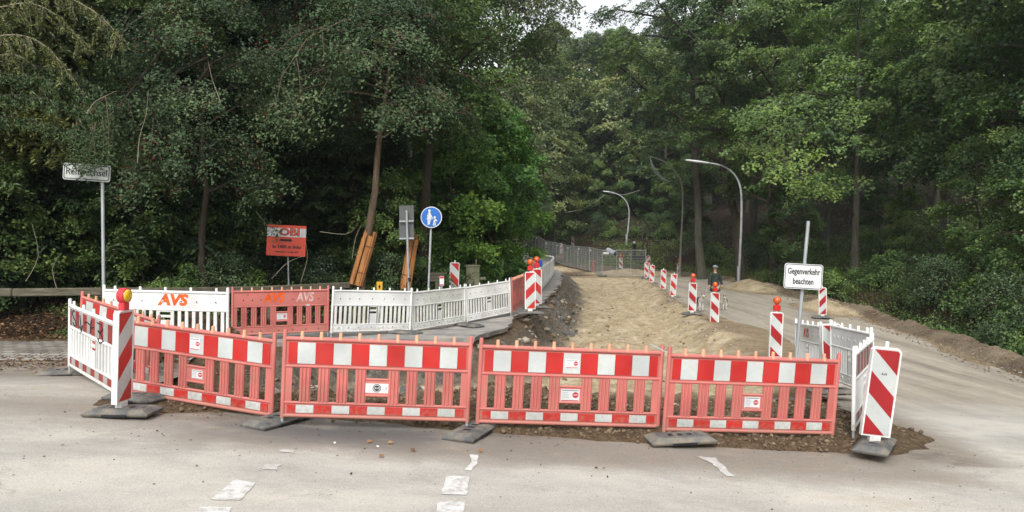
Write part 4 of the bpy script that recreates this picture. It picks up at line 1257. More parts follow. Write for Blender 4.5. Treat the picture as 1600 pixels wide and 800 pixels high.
# ------------------------------------------------------------------ mesh site fence
def mesh_panel(w=3.45, h=2.0):
    root = empty('mesh_fence', (0, 0, 0))
    m = MB()
    m.tube([(0, 0, 0), (0, 0, h)], .024, 6); m.tube([(w, 0, 0), (w, 0, h)], .024, 6)
    m.tube([(0, 0, h-.02), (w, 0, h-.02)], .022, 6); m.tube([(0, 0, .1), (w, 0, .1)], .022, 6)
    m.tube([(w/3, 0, .1), (w/3, 0, h)], .014, 6); m.tube([(2*w/3, 0, .1), (2*w/3, 0, h)], .014, 6)
    m.build('frame', M['galv'], root)
    m = MB()
    n = int(w/.085)
    for k in range(1, n): m.tube([(w*k/n, 0, .1), (w*k/n, 0, h)], .007, 3, cap=False)
    for k in range(1, 9): m.tube([(0, .004, .1+(h-.1)*k/9), (w, .004, .1+(h-.1)*k/9)], .007, 3, cap=False)
    m.build('wire_mesh', M['galv'], root)
    m = MB(); m.box(-.35, .35, -.12, .12, -.03, .11, 0, None, .02); m.build('foot_block', M['rubber'], root)
    m = MB(); m.box(.1, .55, -.03, -.022, h-.33, h-.15, 0); m.build('name_plate', M['sign_white'], root)
    return root
mf = None
fpts = [(1010, 55.0), (941, 56.5), (921, 61), (903, 65.5), (886, 70), (869, 74), (852, 77), (836, 80.5), (822, 84)]
fl = ['end mesh fence panel with its frame fully visible beside the beacons', 'mesh fence panel with a white plate, left of the end panel', 'mesh fence panel in front of the red post', 'mesh fence panel in the middle of the long run', 'mesh fence panel near the white plate at the bend', 'mesh fence panel at the bend above the white barriers', 'mesh fence panel beyond the bend, left of the tall plate', 'most distant mesh fence panel beside the leaves']
for k in range(len(fpts)-1):
    b = G(*fpts[k]); a = G(*fpts[k+1])
    if mf is None: mf = mesh_panel(); r = mf
    else: r = copy_tree(mf)
    ax = b-a; L = ax.length
    r.location = a+Vector((0, 0, .06)); r.rotation_euler = (0, -math.asin(ax.z/L), math.atan2(ax.y, ax.x)); r.scale = (L/3.45*.985, 1, 1)
    tag(r, fl[k], 'mesh fence', 'mesh fence panels across the road')
for px, D in ((900, 58.5), (964, 60.0), (1010, 54.9)):
    m = MB(); m.box(-.38, .38, -.15, .15, 0, .13, 0, None, .03); o = m.build('fence_foot', M['rubber']); o.location = G(px, D); o.rotation_euler = (0, 0, R(-15))
    tag(o, {900: 'dark fence foot lying loose at the left of the fence gap', 964: 'dark fence foot behind the end mesh panel', 1010: 'dark fence foot under the far right fence corner'}[px], 'fence foot', 'dark feet of the mesh fence')
# odds and ends by the fence
m = MB(); m.tube([(0, 0, -.1), (0, .02, .95)], .09, 8); m.box(-.18, .18, -.08, .08, .85, .97, 0); o = m.build('standpipe', M['lamp_red']); o.location = G(927, 63)
tag(o, 'short orange-red standpipe behind the mesh fence', 'standpipe')
m = MB()
a = at(950, 391, 66); b = at(962, 397, 65)
seg = 16
d = (b-a).normalized(); q = Matrix.Translation(a) @ d.to_track_quat('Z', 'Y').to_matrix().to_4x4(); L = (b-a).length
for r_, rr_ in ((.24, 0), (.20, 1)):
    vs = [(r_*math.cos(2*PI*k/seg), r_*math.sin(2*PI*k/seg), z) for z in (0, L) for k in range(seg)]
    m.add(vs, [(k, (k+1) % seg, seg+(k+1) % seg, seg+k) for k in range(seg)], rr_, True, q)
vs = [(r_*math.cos(2*PI*k/seg), r_*math.sin(2*PI*k/seg), 0) for r_ in (.24, .20) for k in range(seg)]
m.add(vs, [(k, (k+1) % seg, seg+(k+1) % seg, seg+k) for k in range(seg)], 0, False, q)
tag(m.build('drain_pipe', [M['pale_pipe'], M['black']]), 'pale blue-grey wide pipe end sticking up behind the mesh fence', 'pipe')
for px, hh in ((1003.5, 2.1), (1011.5, 2.0)):
    m = MB(); m.tube([(0, 0, -.1), (0, 0, 2.9)], .07, 6); o = m.build('wooden_stake', M['bark_grey']); o.location = G(px, 70)
    tag(o, 'left one of two grey stakes behind the fence end' if px < 1005 else 'right one of two grey stakes behind the fence end', 'stake', 'two stakes behind the fence')
m = MB(); m.box(-.75, .75, -.15, .15, .55, .95, 0); m.box(-.6, -.5, -.1, .1, 0, .6, 0); m.box(.5, .6, -.1, .1, 0, .6, 0); m.tube([(-.6, 0, .9), (-.6, 0, 2.0)], .16, 8); m.sphere((-.6, 0, 2.12), .12, 8, 6, 1)
o = m.build('road_pump', [M['black'], M['sign_old']]); o.location = G(1001, 68)
tag(o, 'black site machine silhouette with a pale cap by two stakes', 'machine')
r = copy_tree(proto['red']); place_panel(r, at(868, 412, 77), at(879, 413.5, 76)); tag(r, 'small far red and white panel seen through the mesh at the bend', 'barrier panel', 'far barrier panels behind the mesh fence')
r = copy_tree(proto['red']); place_panel(r, at(846, 404, 84), at(862, 407, 82)); tag(r, 'most distant red and white panel, left of the bend', 'barrier panel', 'far barrier panels behind the mesh fence')

# ------------------------------------------------------------------ walker and dogs
def skin(name, verts, edges, rad, mat, parent, sub=2, root=0):
    me = bpy.data.meshes.new(name); me.from_pydata(verts, edges, []); me.materials.append(mat)
    o = bpy.data.objects.new(name, me); COL.objects.link(o); o.parent = parent
    sm = o.modifiers.new('skin', 'SKIN'); sm.use_smooth_shade = True
    me.update()
    if not me.skin_vertices: me.skin_vertices.new()
    for i, sv in enumerate(me.skin_vertices[0].data):
        r_ = rad[i]; sv.radius = (r_, r_) if not isinstance(r_, tuple) else r_
        sv.use_root = (i == root)
    su = o.modifiers.new('sub', 'SUBSURF'); su.levels = sub; su.render_levels = sub
    return o
def flat(name, col, rough=.8):
    return worn(name, col, dirt=tuple(x*.6 for x in col), amt=.4, rough=rough, spec=.2, scale=12, spots=False)
skinm = flat('skin', (.45, .26, .18)); jacket = flat('dark_green_jacket', (.03, .042, .036)); trousers = flat('pale_trousers', (.38, .34, .29)); capm = flat('grey_cap', (.22, .26, .30)); shoe = flat('dark_shoes', (.04, .035, .03))
pb = G(1117, 30.5)
root = empty('person', pb, R(8), 'walker in dark green jacket and grey cap leading two dogs on leashes', 'person'); root.scale = (.95,)*3
V_ = [(0, 0, .95), (0, 0, 1.10), (0, 0, 1.28), (0, 0, 1.42), (0, 0, 1.50), (0, -.01, 1.58), (0, -.015, 1.66), (0, -.01, 1.73),
      (-.19, 0, 1.38), (-.25, -.01, 1.12), (-.30, -.10, .90), (-.31, -.13, .83), (.19, 0, 1.38), (.26, .01, 1.12), (.28, -.08, .90), (.285, -.11, .83),
      (-.10, 0, .88), (-.11, -.12, .50), (-.11, .02, .10), (-.11, -.14, .04), (.10, 0, .88), (.11, .05, .50), (.11, .18, .12), (.11, .06, .04)]
E_ = [(0, 1), (1, 2), (2, 3), (3, 4), (4, 5), (5, 6), (6, 7), (3, 8), (8, 9), (9, 10), (10, 11), (3, 12), (12, 13), (13, 14), (14, 15), (0, 16), (16, 17), (17, 18), (18, 19), (0, 20), (20, 21), (21, 22), (22, 23)]
Rr_ = [(.16, .11), (.15, .10), (.17, .11), (.13, .09), .055, .065, .085, .06, .065, .05, .038, .04, .065, .05, .038, .04, .09, .065, .045, .04, .09, .065, .045, .04]
body = skin('body', V_, E_, Rr_, skinm, root)
V_ = [(0, 0, .86), (0, 0, 1.10), (0, 0, 1.30), (0, 0, 1.43), (-.20, 0, 1.39), (-.26, -.01, 1.12), (-.30, -.09, .93), (.20, 0, 1.39), (.27, .01, 1.12), (.285, -.07, .93), (0, 0, .76)]
skin('jacket', V_, [(0, 1), (1, 2), (2, 3), (3, 4), (4, 5), (5, 6), (3, 7), (7, 8), (8, 9), (0, 10)], [(.20, .15), (.18, .14), (.20, .14), (.12, .10), .085, .072, .06, .085, .072, .06, (.21, .15)], jacket, root)
V_ = [(0, 0, .88), (-.10, 0, .84), (-.11, -.12, .50), (-.11, .02, .13), (.10, 0, .84), (.11, .05, .50), (.11, .18, .15)]
skin('trousers', V_, [(0, 1), (1, 2), (2, 3), (0, 4), (4, 5), (5, 6)], [(.15, .11), .105, .082, .065, .105, .082, .065], trousers, root)
m = MB(); m.sphere((0, .0, 1.735), .105, 14, 8, 0, (1, 1.1, .7)); m.box(-.08, .08, -.19, -.05, 1.715, 1.73, 0); m.build('cap', capm, root)
m = MB()
for sx_ in (-1, 1): m.sphere((sx_*.032, -.095, 1.675), .012, 6, 5)
m.box(-.025, .025, -.097, -.088, 1.612, 1.618, 0); m.build('face_details', M['black'], root)
m = MB(); m.sphere((0, -.105, 1.648), .016, 6, 5, 0, (.8, 1.2, 1.4)); m.build('nose', skinm, root)
for sx_, yy, zz in ((-.11, -.1, .05), (.11, .12, .06)):
    m = MB(); m.sphere((sx_, yy, zz), .07, 10, 6, 0, (.75, 1.9, .75)); m.build('shoe', shoe, root)
def dog(px, D, rz, label, white, dark, patch, sc=1.0):
    root = empty('dog', G(px, D), rz, label, 'dog', 'dogs on leashes'); root.scale = (sc,)*3
    V_ = [(0, .30, .48), (0, .08, .47), (0, -.20, .50), (0, -.33, .60), (0, -.40, .72), (0, -.54, .69),      # rump .. chest, neck, head, muzzle
          (.07, .32, .36), (.08, .24, .26), (.08, .36, .15), (.08, .33, .03), (-.07, .32, .36), (-.08, .22, .26), (-.08, .32, .15), (-.08, .29, .03),
          (.07, -.20, .36), (.075, -.21, .2), (.075, -.20, .1), (.075, -.235, .03), (-.07, -.20, .36), (-.075, -.24, .2), (-.075, -.22, .1), (-.075, -.255, .03),
          (0, .42, .56), (0, .52, .68), (0, .54, .80)]
    E_ = [(0, 1), (1, 2), (2, 3), (3, 4), (4, 5), (0, 6), (6, 7), (7, 8), (8, 9), (0, 10), (10, 11), (11, 12), (12, 13), (2, 14), (14, 15), (15, 16), (16, 17), (2, 18), (18, 19), (19, 20), (20, 21), (0, 22), (22, 23), (23, 24)]
    r_ = [.10, .095, .125, .08, .075, .035, .07, .045, .028, .03, .07, .045, .028, .03, .055, .032, .026, .03, .055, .032, .026, .03, .03, .024, .016]
    skin('body', V_, E_, r_, white, root, root=1)
    m = MB()
    for s_ in (-1, 1): m.add([(s_*.03, -.36, .78), (s_*.085, -.35, .76), (s_*.07, -.38, .87), (s_*.05, -.33, .77)], [(0, 1, 2), (1, 3, 2), (3, 0, 2)])
    m.build('ear', dark, root)
    m = MB(); m.sphere((0, patch, .50), .135, 12, 8, 0, (.95, 1.35, .95)); m.build('saddle_patch', dark, root)
    m = MB(); m.sphere((0, -.60, .70), .018, 6, 5); m.sphere((.035, -.45, .745), .011, 5, 4); m.sphere((-.035, -.45, .745), .011, 5, 4); m.build('nose', M['black'], root)
    return root
wf = flat('white_fur', (.55, .53, .50)); df = flat('dark_fur', (.045, .04, .038))
dog(1133, 29.3, R(-20), 'small white dog with dark saddle right of the walker', wf, df, .12, .72)
dog(1092, 28.8, R(14), 'black and white dog left of the walker, tail raised, behind a beacon', wf, df, .0, .85)
hand = root.matrix_world
m = MB(); a = pb+Vector((-.33, -.12, .84)); b = G(1093.5, 28.8)+Vector((.05, -.3, .62)); m.tube([a, (a+b)/2+Vector((0, 0, -.06)), b], .008, 5)
tag(m.build('dog_leash', M['sign_old']), 'thin leash from the walker hand to the left dog', 'leash')
m = MB(); a = pb+Vector((.30, -.1, .84)); b = G(1133, 29.3)+Vector((0, -.15, .47)); m.tube([a, (a+b)/2+Vector((0, 0, -.06)), b], .008, 5)
tag(m.build('dog_leash', M['twig_pale']), 'short leash from the walker hand to the right dog', 'leash')
# ------------------------------------------------------------------ foliage
def leaf_arrays(C, N, S, r, aspect=.62, along=None):
    "diamond leaves: centres C, normals N, sizes S"
    n = len(C)
    N = N/np.linalg.norm(N, axis=1, keepdims=True)
    a = r.normal(size=(n, 3))
    if along is not None: a = along+a*.28
    a -= (a*N).sum(1, keepdims=True)*N; a /= np.linalg.norm(a, axis=1, keepdims=True)
    b = np.cross(N, a)
    S = S[:, None]
    fold = N*S*.12
    V = np.stack([C-a*S*.5, C+b*S*.5*aspect+fold, C+a*S*.5, C-b*S*.5*aspect+fold], 1).reshape(-1, 3)
    Q = np.arange(n*4).reshape(n, 4)
    return V, Q
def foliage_obj(name, V, Q, tint, mat, parent=None):
    me = np_mesh(name, V, Q)
    a = me.attributes.new('tint', 'FLOAT', 'FACE')
    a.data.foreach_set('value', tint.astype(np.float32))
    me.materials.append(mat)
    o = bpy.data.objects.new(name, me); COL.objects.link(o); o.parent = parent
    return o
def sprays(centers, outs, r, n, rad, thick, leaf, up=.75, outw=.5, tilt=.35, droop=0.0, cl=None):
    "flat layered sprays of leaves round each centre"
    k = len(centers)
    cn = outs*outw+np.array([0, 0, up])+r.normal(size=(k, 3))*.22
    cn /= np.linalg.norm(cn, axis=1, keepdims=True)
    a = r.normal(size=(k, 3)); a -= (a*cn).sum(1, keepdims=True)*cn; a /= np.linalg.norm(a, axis=1, keepdims=True)
    b = np.cross(cn, a)
    R_ = rad*r.uniform(.6, 1.3, size=k)
    th = r.uniform(0, 2*PI, size=(k, n)); q = np.sqrt(r.uniform(0, 1, size=(k, n)))
    # leaves sit along a few twigs of the spray, so gaps stay between
    th = np.round(th/(2*PI)*7)/7*2*PI+r.normal(size=(k, n))*.2+r.uniform(0, 6, size=(k, 1))
    u = q*np.cos(th)*R_[:, None]; v = q*np.sin(th)*R_[:, None]*.8
    w = r.normal(size=(k, n))*thick-droop*q*q*R_[:, None]
    C = centers[:, None]+a[:, None]*u[..., None]+b[:, None]*v[..., None]+cn[:, None]*w[..., None]
    C = C.reshape(-1, 3)
    N = np.repeat(cn, n, 0)+r.normal(size=(k*n, 3))*tilt
    S = leaf*r.uniform(.65, 1.35, size=k*n)
    if cl is None: cl = r.normal(size=k)*.16
    T_ = np.clip(.5+np.repeat(cl, n)+r.normal(size=k*n)*.14, 0, 1)
    return C, N, S, T_

def grow(seed, H, r0, cb, cr, limbs=24, sub=6, leaf=.13, n=34, rad=.55, wob=.25, lean=(0, 0), mats=('bark_dark', 'leaf_oak'), profile='round', rise=.5, droop=.15, custom=None, name='tree', top=1.0, trunk_end=None, sprad=None, berries=False, thick=.07, tilt=.35, up=.75, bare=0, subthick=1.0):
    "a tree as an Empty with trunk and crown; custom limbs are lists of local points"
    leaf = leaf*1.22; n = int(n*1.3)
    r = np.random.default_rng(seed)
    root = empty(name, (0, 0, 0))
    mt = MB()
    zs = np.linspace(0, 1, 9)
    wx = np.cumsum(r.normal(size=9))*wob*.33; wy = np.cumsum(r.normal(size=9))*wob*.33
    wx -= wx[0]; wy -= wy[0]
    tp = [Vector((wx[i]+lean[0]*zs[i], wy[i]+lean[1]*zs[i], H*zs[i]*top)) for i in range(9)]
    if trunk_end: tp = [Vector(p) for p in trunk_end]
    nT = len(tp)
    rr = [r0*(1.0-.85*(i/(nT-1))) for i in range(nT)]
    flare = [tp[0]+Vector((0, 0, -.4)), tp[0]+Vector((0, 0, .0))]+tp[1:]
    mt.tube(flare, [r0*1.5, r0*1.22]+rr[1:], 9, cap=False)
    def tpos(t):
        f = min(max(t, 0), .999)*(nT-1); i = int(f); return tp[i].lerp(tp[i+1], f-i), rr[i]
    LL = []
    if custom:
        for pts, r1 in custom: LL.append(([Vector(p) for p in pts], r1, .25))
    for i in range(limbs):
        t = cb+(1-cb)*((i+.5)/limbs)**.9
        if profile == 'round': prof = math.sin(PI*min(1, (t-cb)/(1-cb)*.82+.18))**.6
        elif profile == 'cone': prof = 1-(t-cb)/(1-cb)*.85
        elif profile == 'flat': prof = .7+.3*math.sin(PI*(t-cb)/(1-cb))
        else: prof = 1
        L = cr*prof*r.uniform(.75, 1.2)
        az = i*2.39996+r.uniform(-.5, .5)
        p0, rt_ = tpos(t)
        el = rise*(.4+1.0*(t-cb)/(1-cb))+r.uniform(-.15, .2)
        d = Vector((math.cos(az)*math.cos(el), math.sin(az)*math.cos(el), math.sin(el)))
        pts = [p0.copy()]; p = p0.copy(); nseg = 5
        for k in range(nseg):
            d = (d+Vector((r.normal()*.13, r.normal()*.13, r.normal()*.1-droop*.35*(k+1)/nseg*1.2))).normalized()
            p = p+d*(L/nseg); pts.append(p.copy())
        LL.append((pts, max(.02, rt_*.42), .3))
    cs = []; os_ = []
    axis_c = lambda p: Vector((tpos(min(1, max(0, p.z/(H+1e-6))))[0].x, tpos(min(1, max(0, p.z/(H+1e-6))))[0].y, 0))
    nb = 0
    for pts, r1, st in LL:
        m_ = len(pts)-1
        mt.tube(pts, [r1*(1-.8*k/m_)+.006 for k in range(m_+1)], 6, cap=False)
        Lt = sum((pts[k+1]-pts[k]).length for k in range(m_))
        def lp(t):
            f = min(t, .999)*m_; i = int(f); return pts[i].lerp(pts[i+1], f-i), (pts[i+1]-pts[i]).normalized()
        ns = sub if Lt < 6 else int(sub*Lt/5)
        for s in range(ns):
            t = st+(1-st)*(s+r.uniform(.2, .8))/ns
            p, d = lp(t)
            side = 1 if s % 2 else -1
            ang = side*r.uniform(.5, 1.1)
            q = Matrix.Rotation(ang, 3, 'Z') @ d
            q = Vector((q.x, q.y, q.z*.6+r.normal()*.22)).normalized()
            sl = Lt*.36*(1.15-t)*r.uniform(.7, 1.3)+.25
            p1 = p+q*sl*.5+Vector((0, 0, .03)); p2 = p+q*sl+Vector((0, 0, -droop*sl*.5))
            if r1 > .012: mt.tube([p, p1, p2], [max(.008, r1*.28)*subthick, .009*subthick, .005], 4, cap=False)
            for u_ in ((.35, .65, 1.0) if sl > 1.1 else (.5, 1.0)):
                pp = p.lerp(p1, u_*2) if u_ < .5 else p1.lerp(p2, u_*2-1)
                c0 = pp+Vector((r.normal()*.12, r.normal()*.12, r.normal()*.15))
                cs.append(c0); o_ = (pp-axis_c(pp)); o_.z = 0; os_.append(o_.normalized() if o_.length > .05 else Vector((1, 0, 0)))
        p, d = lp(.999); cs.append(p); o_ = p-axis_c(p); o_.z = 0; os_.append(o_.normalized() if o_.length > .05 else Vector((1, 0, 0)))
    mt.build('trunk', M[mats[0]], root)
    C0 = np.array([tuple(c) for c in cs]); O0 = np.array([tuple(o) for o in os_])
    cl = fbm(C0[:, 0]+C0[:, 2]*.7+seed, C0[:, 1]+C0[:, 2]*.9, 1.8, 2, seed)*.38+r.normal(size=len(C0))*.08
    C, N, S, T_ = sprays(C0, O0, r, n, sprad or rad, thick, leaf, up=up, tilt=tilt, droop=droop, cl=cl)
    V, Q = leaf_arrays(C, N, S, r)
    foliage_obj('crown', V, Q, T_, M[mats[1]], root)
    if berries:
        k = r.choice(len(C0), int(len(C0)*.14), replace=False)
        bc = np.repeat(C0[k], 14, 0)+r.normal(size=(len(k)*14, 3))*.11-np.array([0, 0, .06])
        ns_ = r.normal(size=bc.shape)
        V, Q = leaf_arrays(bc, ns_, np.full(len(bc), .032), r, 1.0)
        V2, Q2 = leaf_arrays(bc, np.cross(ns_, r.normal(size=bc.shape)), np.full(len(bc), .032), r, 1.0)
        foliage_obj('berries', np.concatenate([V, V2]), np.concatenate([Q, Q2+len(V)]), r.uniform(.2, .9, len(bc)*2), M['berry'], root)
    return root

def conifer(seed, H, r0, cb, cr, layers=26, per=7, mats=('bark_dark', 'needle'), droop=.45, dens=1.0, name='spruce_tree', needle=.19, width=.42):
    r = np.random.default_rng(seed)
    root = empty(name, (0, 0, 0)); mt = MB()
    mt.tube([(0, 0, -.4), (0, 0, 0), (r.normal()*.1, r.normal()*.1, H*.5), (0, 0, H)], [r0*1.3, r0*1.1, r0*.6, .02], 9, cap=False)
    Cs = []; Ns = []; Ss = []; Ts = []; As = []
    for i in range(layers):
        t = cb+(1-cb)*i/layers
        z = t*H
        L0 = cr*(1-(t-cb)/(1-cb))**.75+.25
        for j in range(per):
            az = 2*PI*j/per+i*1.3+r.uniform(-.3, .3); L = L0*r.uniform(.7, 1.15)
            d = np.array([math.cos(az), math.sin(az), 0]); sd = np.array([-d[1], d[0], 0])
            ts = np.linspace(0, 1, 7)
            pts = [np.array([0, 0, z])+d*L*t_+np.array([0, 0, 1])*(-droop*L*(t_**1.6)*.8+.18*L*t_**3*.8) for t_ in ts]
            mt.tube([tuple(p) for p in pts], [.035*(1-.8*t_)+.006 for t_ in ts], 4, cap=False)
            nt_ = int(9*L*dens)+3
            cl = r.normal()*.15
            for k in range(nt_):
                t_ = .12+.88*(k+r.uniform())/nt_
                f = t_*6; ii = min(5, int(f)); p = pts[ii]*(1-(f-ii))+pts[ii+1]*(f-ii)
                s_ = 1 if k % 2 else -1
                tl = width*L0*.8*(1.1-t_)*r.uniform(.6, 1.3)+.18
                dirv = sd*s_*.75+d*.55+np.array([0, 0, -.55*droop-.15+r.normal()*.12]); dirv /= np.linalg.norm(dirv)
                nn = int(tl*26*dens)+5
                u = r.uniform(0, 1, nn)
                c = p+dirv*tl*u[:, None]+np.array([0, 0, -1])*(u[:, None]**2)*tl*droop*.5+r.normal(size=(nn, 3))*.022
                Cs.append(c); As.append(np.repeat(dirv[None], nn, 0)); Ns.append(r.normal(size=(nn, 3))*.5+np.array([0, 0, .8])); Ss.append(needle*r.uniform(.7, 1.3, nn)); Ts.append(np.clip(.45+cl+u*.15+r.normal(size=nn)*.13, 0, 1))
    mt.build('trunk', M[mats[0]], root)
    C = np.concatenate(Cs); V, Q = leaf_arrays(C, np.concatenate(Ns), np.concatenate(Ss), r, .26, np.concatenate(As))
    foliage_obj('crown', V, Q, np.concatenate(Ts), M[mats[1]], root)
    return root

def shrub(seed, h, rad, leaf, n, mats, name='shrub', stems=9, k=60, up=.7, flat_=1.0):
    r = np.random.default_rng(seed)
    root = empty(name, (0, 0, 0)); mt = MB(); cs = []; os_ = []
    for s in range(stems):
        az = 2*PI*s/stems+r.uniform(-.4, .4); L = r.uniform(.6, 1.0)
        tip = Vector((math.cos(az)*rad*L, math.sin(az)*rad*L, h*r.uniform(.5, 1.0)))
        mid = Vector((tip.x*.35, tip.y*.35, tip.z*.65))
        mt.tube([(0, 0, -.1), mid, tip], [.025, .015, .006], 5, cap=False)
    mt.build('stems', M[mats[0]], root)
    th = r.uniform(0, 2*PI, k); u = r.uniform(0, 1, k)**.5; w = r.uniform(.08, 1, k)**.8
    lim = np.sqrt(np.clip(1-(w*.92)**2, .05, 1))
    C0 = np.stack([np.cos(th)*u*rad*lim, np.sin(th)*u*rad*lim, w*h*flat_], 1)
    O0 = np.stack([np.cos(th), np.sin(th), 0*th], 1)
    cl = r.normal(size=k)*.18
    C, N, S, T_ = sprays(C0, O0, r, n, rad*.33, .05, leaf, up=up, outw=.6, tilt=.4, droop=.25, cl=cl)
    V, Q = leaf_arrays(C, N, S, r)
    foliage_obj('foliage', V, Q, T_, M[mats[1]], root)
    return root

placed = set()
def put(protoobj, px, D, label, cat='tree', group=None, rz=None, sc=1.0, dz=0.0, xy=None, tilt=(0, 0)):
    if protoobj.name in placed: o = copy_tree(protoobj)
    else: o = protoobj; placed.add(protoobj.name)
    g = G(px, D) if xy is None else Vector((xy[0], xy[1], gz(*xy)))
    o.location = g+Vector((0, 0, dz)); o.rotation_euler = (tilt[0], tilt[1], rz if rz is not None else random.uniform(0, 2*PI))
    o.scale = (sc, sc, sc) if not hasattr(sc, '__len__') else sc
    if 'group' in o: del o['group']
    return tag(o, label, cat, group)

# ---- prototypes
# medium distance broadleaf trees
oakA = grow(11, 17, .28, .27, 4.6, limbs=34, sub=7, leaf=.15, n=38, rad=.75, mats=('bark_dark', 'leaf_oak'), name='oak_tree')
beechA = grow(12, 19, .24, .27, 4.4, limbs=38, sub=7, leaf=.15, n=38, rad=.8, mats=('bark_grey', 'leaf_beech'), rise=.3, droop=.3, name='beech_tree')
beechB = grow(13, 17, .16, .24, 3.6, limbs=36, sub=7, leaf=.14, n=36, rad=.75, mats=('bark_grey', 'leaf_beech'), rise=.25, droop=.35, name='beech_tree')
tallA = grow(14, 22, .30, .42, 3.8, limbs=26, sub=6, leaf=.18, n=34, rad=.9, mats=('bark_grey', 'leaf_oak'), rise=.5, name='tall_tree', wob=.3)
tallB = grow(15, 20, .22, .5, 3.2, limbs=22, sub=6, leaf=.18, n=34, rad=.9, mats=('bark_brown', 'leaf_beech'), rise=.5, name='tall_tree', wob=.35)
farA = grow(16, 15, .25, .12, 4.8, limbs=32, sub=6, leaf=.26, n=30, rad=1.0, mats=('bark_grey', 'leaf_far'), name='far_tree')
youngA = grow(17, 6.5, .07, .12, 1.9, limbs=26, sub=5, leaf=.11, n=34, rad=.42, mats=('bark_dark', 'leaf_bright'), rise=.45, droop=.2, name='young_maple')
youngB = grow(18, 5.5, .06, .05, 1.7, limbs=26, sub=5, leaf=.09, n=36, rad=.40, mats=('bark_dark', 'leaf_beech'), rise=.3, droop=.2, name='young_beech')
youngC = grow(21, 6.0, .06, .08, 1.7, limbs=24, sub=5, leaf=.10, n=30, rad=.42, mats=('bark_dark', 'leaf_oak'), rise=.3, droop=.2, name='young_tree')
spruceA = conifer(22, 17, .24, .07, 3.0, layers=30, per=7, mats=('bark_dark', 'needle'), name='spruce_tree', dens=1.3)
bushA = shrub(31, 1.7, 1.1, .075, 42, ('bark_dark', 'leaf_blue'), 'shrub', k=75)
bushB = shrub(32, 1.2, 1.0, .09, 36, ('bark_dark', 'leaf_beech'), 'shrub', k=60)
bushC = shrub(33, .8, .9, .07, 34, ('bark_dark', 'leaf_oak'), 'shrub', k=50)
bushD = shrub(34, 2.2, 1.4, .085, 46, ('bark_dark', 'leaf_bright'), 'shrub', k=90)
ivyA = shrub(35, 1.5, 1.3, .07, 44, ('bark_dark', 'ivy'), 'shrub', k=80)

random.seed(21)
def far_from(px, D, lst, dmin): return all(math.hypot(px-a, (D-b)*25) > dmin for a, b in lst)

# ---- right-hand forest: named trees first
def loc_pts(lst, D, base, dD=0.0):
    n = len(lst); return [tuple(at(x, y, D+dD*i/(max(1, n-1)))-base) for i, (x, y) in enumerate(lst)]
D = 49; gb = G(1158, D)
bigoak = grow(41, 15.5, .30, .45, 4.6, limbs=20, sub=7, leaf=.145, n=40, rad=.75, mats=('bark_dark', 'leaf_oak'), name='oak_tree', droop=.2,
    trunk_end=[(0, 0, 0)]+loc_pts([(1150, 340), (1135, 290), (1126, 235), (1130, 180), (1128, 120), (1138, 60), (1150, 0), (1160, -60)], D, gb),
    custom=[(loc_pts([(1128, 205), (1100, 200), (1070, 190), (1035, 165), (1005, 145)], D, gb, -2), .12),
            (loc_pts([(1127, 150), (1115, 125), (1112, 90), (1080, 60), (1040, 20), (1020, -10)], D, gb, -3), .14),
            (loc_pts([(1126, 130), (1085, 128), (1045, 124), (1010, 95), (985, 75)], D, gb, -3), .12),
            (loc_pts([(1135, 260), (1100, 240), (1060, 215), (1010, 210), (975, 200)], D, gb, -1), .10),
            (loc_pts([(1130, 110), (1150, 70), (1175, 40), (1190, -10)], D, gb, 2), .13),
            (loc_pts([(1112, 85), (1070, 40), (1020, 25), (965, 15), (940, 25)], D, gb, -2), .10), (loc_pts([(1070, 190), (1020, 150), (975, 110), (945, 90)], D, gb, -2), .07), (loc_pts([(1060, 60), (1010, 55), (975, 60), (950, 70)], D, gb, -3), .06)])
put(bigoak, 1158, D, 'broad oak with dark forked limbs leaning over the street lamps', 'tree', rz=0)
T_R = 'beech_tree'
D = 40; gb = G(1335, D)
nb_ = grow(57, 17, .2, .42, 3.8, limbs=22, sub=7, leaf=.13, n=38, rad=.7, mats=('bark_grey', 'leaf_beech'), rise=.3, droop=.3, name='beech_tree', wob=.1,
    custom=[(loc_pts([(1338, 190), (1310, 150), (1260, 145), (1215, 165), (1185, 180)], D, gb, -7), .05), (loc_pts([(1338, 250), (1310, 200), (1270, 195), (1240, 225), (1225, 265)], D, gb, -8), .045), (loc_pts([(1338, 300), (1370, 230), (1420, 215), (1460, 240)], D, gb, -6), .045), (loc_pts([(1336, 340), (1310, 290), (1280, 285), (1270, 300)], D, gb, -5), .04), (loc_pts([(1340, 120), (1400, 90), (1470, 100), (1520, 130)], D, gb, -6), .05)])
put(nb_, 1335, D, 'beech with long drooping boughs and a straight grey trunk behind the two-line sign', rz=0)
put(beechB, 1475, 36, 'slender beech with a pale thin trunk on the right bank', rz=1.1, sc=.98)
put(oakA, 1212, 46, 'dark-trunked oak between the street lamp and the two-line sign', rz=2.2)
put(tallA, 1097, 52, 'tall tree with a straight grey bole behind the walker', rz=.6)
put(tallA, 1178, 55, 'tall tree with a thick bole right behind the tall silver lamp', rz=2.0, sc=1.05)
put(tallB, 1230, 62, 'slim straight trunk deep in the shade left of the sign', rz=2.5)
put(oakA, 1560, 33, 'big leafy oak at the right edge of the bank', rz=.4, sc=.95)
put(beechA, 1660, 27, 'beech whose boughs hang in from the right edge', rz=4.0, sc=.85)
put(beechB, 1400, 45, 'leafy beech between the two pale right-hand trunks', rz=3.0, sc=1.05)
put(beechA, 1290, 54, 'beech behind the sign pole with layered boughs', rz=5.0, sc=1.0)
put(oakA, 1095, 70, 'oak behind the weathered lamp, crown touching the broad oak', rz=1.0, sc=.95)
put(farA, 1015, 93, 'rounded tree over the hillside left of the weathered lamp', rz=.2, sc=.95)
